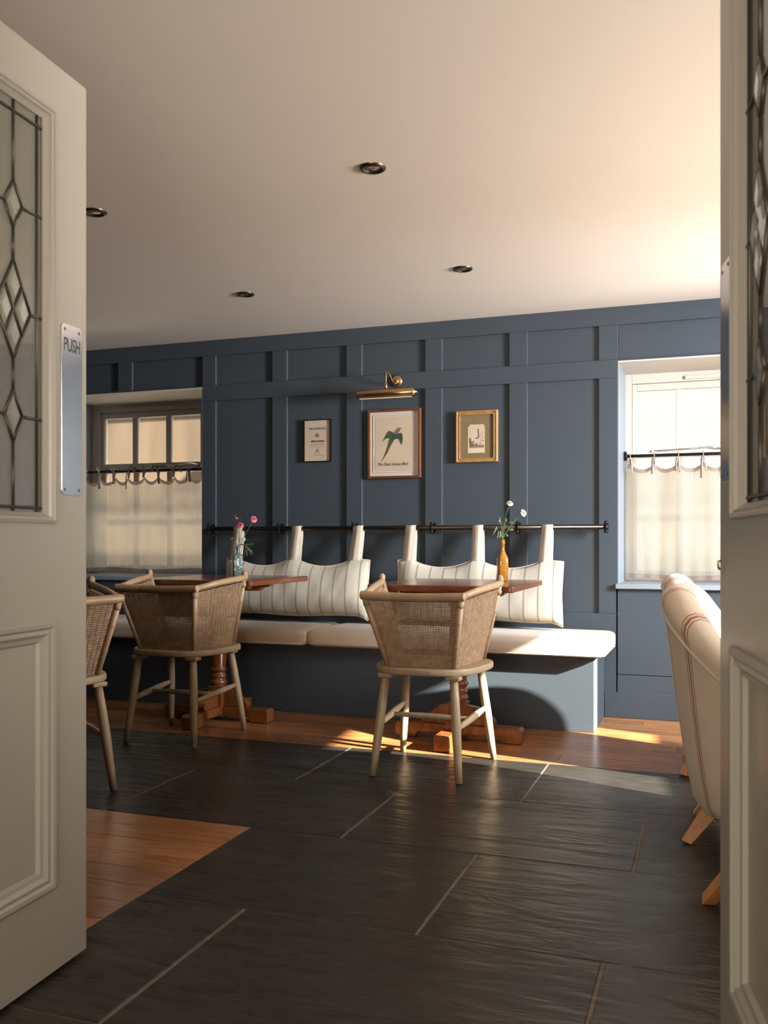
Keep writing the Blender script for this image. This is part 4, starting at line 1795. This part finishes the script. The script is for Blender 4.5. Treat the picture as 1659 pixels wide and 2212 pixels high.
eb.build('embossing', M['aqua'], gbo)


def bez(p0, p1, p2, n=12):
    return [Vector(p0) * (1 - k / n) ** 2 + Vector(p1) * 2 * (k / n) * (1 - k / n) + Vector(p2) * (k / n) ** 2 for k in range(n + 1)]


def bloom_mesh(mb, c, d, size, seed, tight=1.0):
    """ruffled carnation: several layers of frilled petals round axis d"""
    rnd = random.Random(seed)
    d = Vector(d).normalized()
    e1 = d.orthogonal().normalized()
    e2 = d.cross(e1)
    for layer in range(4):
        npet = 7
        for k in range(npet):
            a = 2 * PI * (k + 0.5 * (layer % 2)) / npet + rnd.uniform(-0.15, 0.15)
            tilt = R(12 + 20 * (3 - layer)) * tight
            ln = size * (0.95 - 0.10 * layer)
            rad = e1 * math.cos(a) + e2 * math.sin(a)
            side = d.cross(rad)
            rowsv = []
            for i in range(4):
                q = i / 3
                ext = rad * math.sin(tilt * (0.4 + 0.9 * q)) + d * math.cos(tilt * (0.4 + 0.9 * q))
                mid = Vector(c) + ext * ln * q
                wdt = size * (0.12 + 0.42 * q)
                row = []
                for j in range(5):
                    s = (j - 2) / 2
                    fr = (rnd.uniform(-0.10, 0.10) * size) if i == 3 else 0
                    row.append(mb.vert(mid + side * (wdt * s) + ext * fr - rad * (abs(s) * 0.08 * size) + rad * (rnd.uniform(-0.05, 0.05) * size if i >= 2 else 0)))
                rowsv.append(row)
            for i in range(3):
                for j in range(4):
                    mb.face((rowsv[i][j], rowsv[i][j + 1], rowsv[i + 1][j + 1], rowsv[i + 1][j]), 0, True)


def flower(base, mouth, tip, ctrl, size, m, label, cat_name, seed, group, dirv=None, leaves=()):
    t = empty('carnation', base)
    tag(t, label, 'flower', group)
    o = Vector(base)
    st = MB()
    p = [Vector(base) - o, (Vector(base) * 0.4 + Vector(mouth) * 0.6) - o] + [q - o for q in bez(mouth, ctrl, tip)]
    st.tube(p, 0.0016, 6)
    st.build('stem', M['stem'], t)
    d = Vector(dirv) if dirv else (Vector(tip) - Vector(ctrl))
    d.normalize()
    tl = Vector(tip) - o
    cx = MB()
    e = [tl + d * (q * size * 0.9) for q in (0, 0.3, 0.7, 1.0)]
    cx.tube(e, [0.0022, size * 0.22, size * 0.25, size * 0.28], 8)
    cx.build('calyx', M['leaf'], t)
    bl = MB()
    bloom_mesh(bl, tl + d * size * 0.65, d, size, seed)
    bl.build('bloom', m, t, recalc=False)
    for (a, b, w) in leaves:
        leaf_part(t, Vector(a) - o, Vector(b) - o, w)
    return t


def leaf_part(t, a, b, w, droop=0.0):
    mb = MB()
    d = (b - a)
    side = d.cross(Vector((0.3, 1, 0.2)))
    side = side.normalized() if side.length > 1e-6 else Vector((1, 0, 0))
    nrm_ = d.cross(side).normalized()
    n = 7
    rows = []
    for i in range(n):
        q = i / (n - 1)
        ww = w * math.sin(PI * min(1, q * 0.94 + 0.06)) ** 0.8 + 0.0003
        c = a + d * q + Vector((0, 0, -droop * q * q)) + nrm_ * (0.12 * w * math.sin(PI * q))
        rows.append([mb.vert(c - side * ww), mb.vert(c + nrm_ * ww * 0.35), mb.vert(c + side * ww)])
    for p, q in zip(rows, rows[1:]):
        mb.face((p[0], p[1], q[1], q[0]), 0, True)
        mb.face((p[1], p[2], q[2], q[1]), 0, True)
    o = mb.build('leaf', M['leaf'], t, recalc=False)
    md = o.modifiers.new('thick', 'SOLIDIFY')
    md.thickness = 0.0006
    return o


def pix(x, y_, Y):
    """point on the plane Y seen at a photograph pixel"""
    xl = (x - 829.5) / F_PX
    zl = (1167.0 - y_) / F_PX
    dx, dy = -math.sin(YAW) + math.cos(YAW) * xl, math.cos(YAW) + math.sin(YAW) * xl
    k = Y / dy
    return Vector((dx * k, Y, 1 + zl * k))


# right bottle
am = AB + Vector((0, 0, 0.213))
GW = 'white carnations in the amber bottle'
flower(AB + Vector((0.004, 0, 0.012)), am + Vector((0.003, 0, 0)), pix(1100, 1093, 4.66), pix(1086, 1122, 4.66), 0.019, M['white_petal'],
       'taller upright white carnation in the amber bottle', 'flower', 21, GW, (0.25, -0.35, 0.7))
flower(AB + Vector((-0.004, 0.003, 0.012)), am + Vector((-0.002, 0.002, 0)), pix(1126, 1110, 4.65), pix(1100, 1135, 4.655), 0.019, M['white_petal'],
       'lower white carnation leaning right in the amber bottle', 'flower', 22, GW, (0.8, -0.35, 0.25))


def sprig(base, mouth, tips, label, group, w=0.0055):
    t = empty('leafy_sprig', base)
    tag(t, label, 'sprig', group)
    o = Vector(base)
    st = MB()
    st.tube([Vector(base) - o, Vector(mouth) - o], 0.0016, 6)
    st.build('stem', M['stem'], t)
    for knee, a, b in tips:
        s = MB()
        s.tube([q - o for q in bez(mouth, knee, a, 8)], 0.0011, 5)
        s.build('stem', M['stem'], t)
        leaf_part(t, Vector(a) - o, Vector(b) - o, w)
    return t


Y0 = 4.66
sprig(AB + Vector((0.0, 0.002, 0.012)), am + Vector((0.0, -0.001, 0.004)), [
    (pix(1072, 1140, Y0), pix(1073, 1137, Y0), pix(1064, 1157, Y0)),
    (pix(1082, 1148, Y0), pix(1077, 1149, Y0), pix(1073, 1164, Y0)),
    (pix(1083, 1150, Y0 - .01), pix(1081, 1147, Y0 - .01), pix(1079, 1164, Y0 - .01)),
    (pix(1084, 1140, Y0), pix(1081, 1127, Y0), pix(1077, 1116, Y0)),
    (pix(1086, 1140, Y0), pix(1080, 1127, Y0 - .01), pix(1075, 1126, Y0 - .01)),
    (pix(1090, 1140, Y0), pix(1091, 1130, Y0), pix(1094, 1119, Y0)),
    (pix(1092, 1136, Y0), pix(1098, 1129, Y0), pix(1108, 1128, Y0)),
    (pix(1092, 1150, Y0), pix(1099, 1145, Y0), pix(1109, 1144, Y0)),
    (pix(1092, 1156, Y0), pix(1093, 1153, Y0), pix(1097, 1160, Y0)),
], 'grey-green sprig of drooping buds in the amber bottle', 'greenery in the amber bottle')

# left bottle
gm = GB + Vector((0, 0, 0.178))
Y1 = 4.50
GP = 'flowers in the blue-green bottle'
flower(GB + Vector((0.005, 0, 0.012)), gm + Vector((0.003, 0, 0)), pix(546, 1124, Y1), pix(530, 1155, Y1), 0.020, M['pink_petal'],
       'pink carnation on the long stem leaning right in the blue-green bottle', 'flower', 31, GP, (0.75, -0.5, 0.35))
flower(GB + Vector((-0.003, 0.004, 0.012)), gm + Vector((0.0, 0.002, 0)), pix(514, 1120, Y1), pix(521, 1140, Y1), 0.019, M['pink_petal'],
       'upper left pink carnation in the blue-green bottle', 'flower', 32, GP, (-0.8, -0.5, 0.15))
flower(GB + Vector((0.0, -0.003, 0.012)), gm + Vector((0.001, -0.002, 0)), pix(521, 1138, Y1 - .01), pix(522, 1160, Y1 - .01), 0.019, M['pink_petal'],
       'deep pink carnation at the centre of the blue-green bottle', 'flower', 33, GP, (0.0, -0.75, 0.5))
flower(GB + Vector((-0.006, 0.0, 0.012)), gm + Vector((-0.003, 0, 0)), pix(504, 1166, Y1), pix(512, 1176, Y1), 0.012, M['green_petal'],
       'small pale half-open flower at the left of the blue-green bottle', 'flower', 34, GP, (-0.6, -0.4, 0.5))
flower(GB + Vector((0.006, 0.003, 0.012)), gm + Vector((0.004, 0.001, 0)), pix(526, 1166, Y1), pix(523, 1174, Y1), 0.011, M['green_petal'],
       'small pale half-open flower at the right of the blue-green bottle', 'flower', 35, GP, (0.5, -0.5, 0.5))
sprig(GB + Vector((0.0, 0.002, 0.012)), gm + Vector((0.002, 0.0, 0.003)), [
    (pix(526, 1172, Y1), pix(528, 1177, Y1), pix(548, 1175, Y1)),
    (pix(527, 1174, Y1), pix(531, 1178, Y1), pix(548, 1198, Y1)),
    (pix(527, 1174, Y1), pix(533, 1180, Y1), pix(543, 1199, Y1 - .01)),
    (pix(527, 1176, Y1), pix(530, 1180, Y1), pix(546, 1192, Y1 + .01)),
    (pix(526, 1176, Y1), pix(531, 1180, Y1), pix(528, 1199, Y1)),
    (pix(528, 1176, Y1), pix(534, 1182, Y1), pix(533, 1202, Y1)),
    (pix(510, 1180, Y1), pix(507, 1184, Y1), pix(506, 1198, Y1)),
    (pix(519, 1110, Y1), pix(520, 1125, Y1), pix(518, 1116, Y1)),
], 'thin-leaved green sprig spilling over the blue-green bottle', 'greenery in the blue-green bottle', 0.0022)
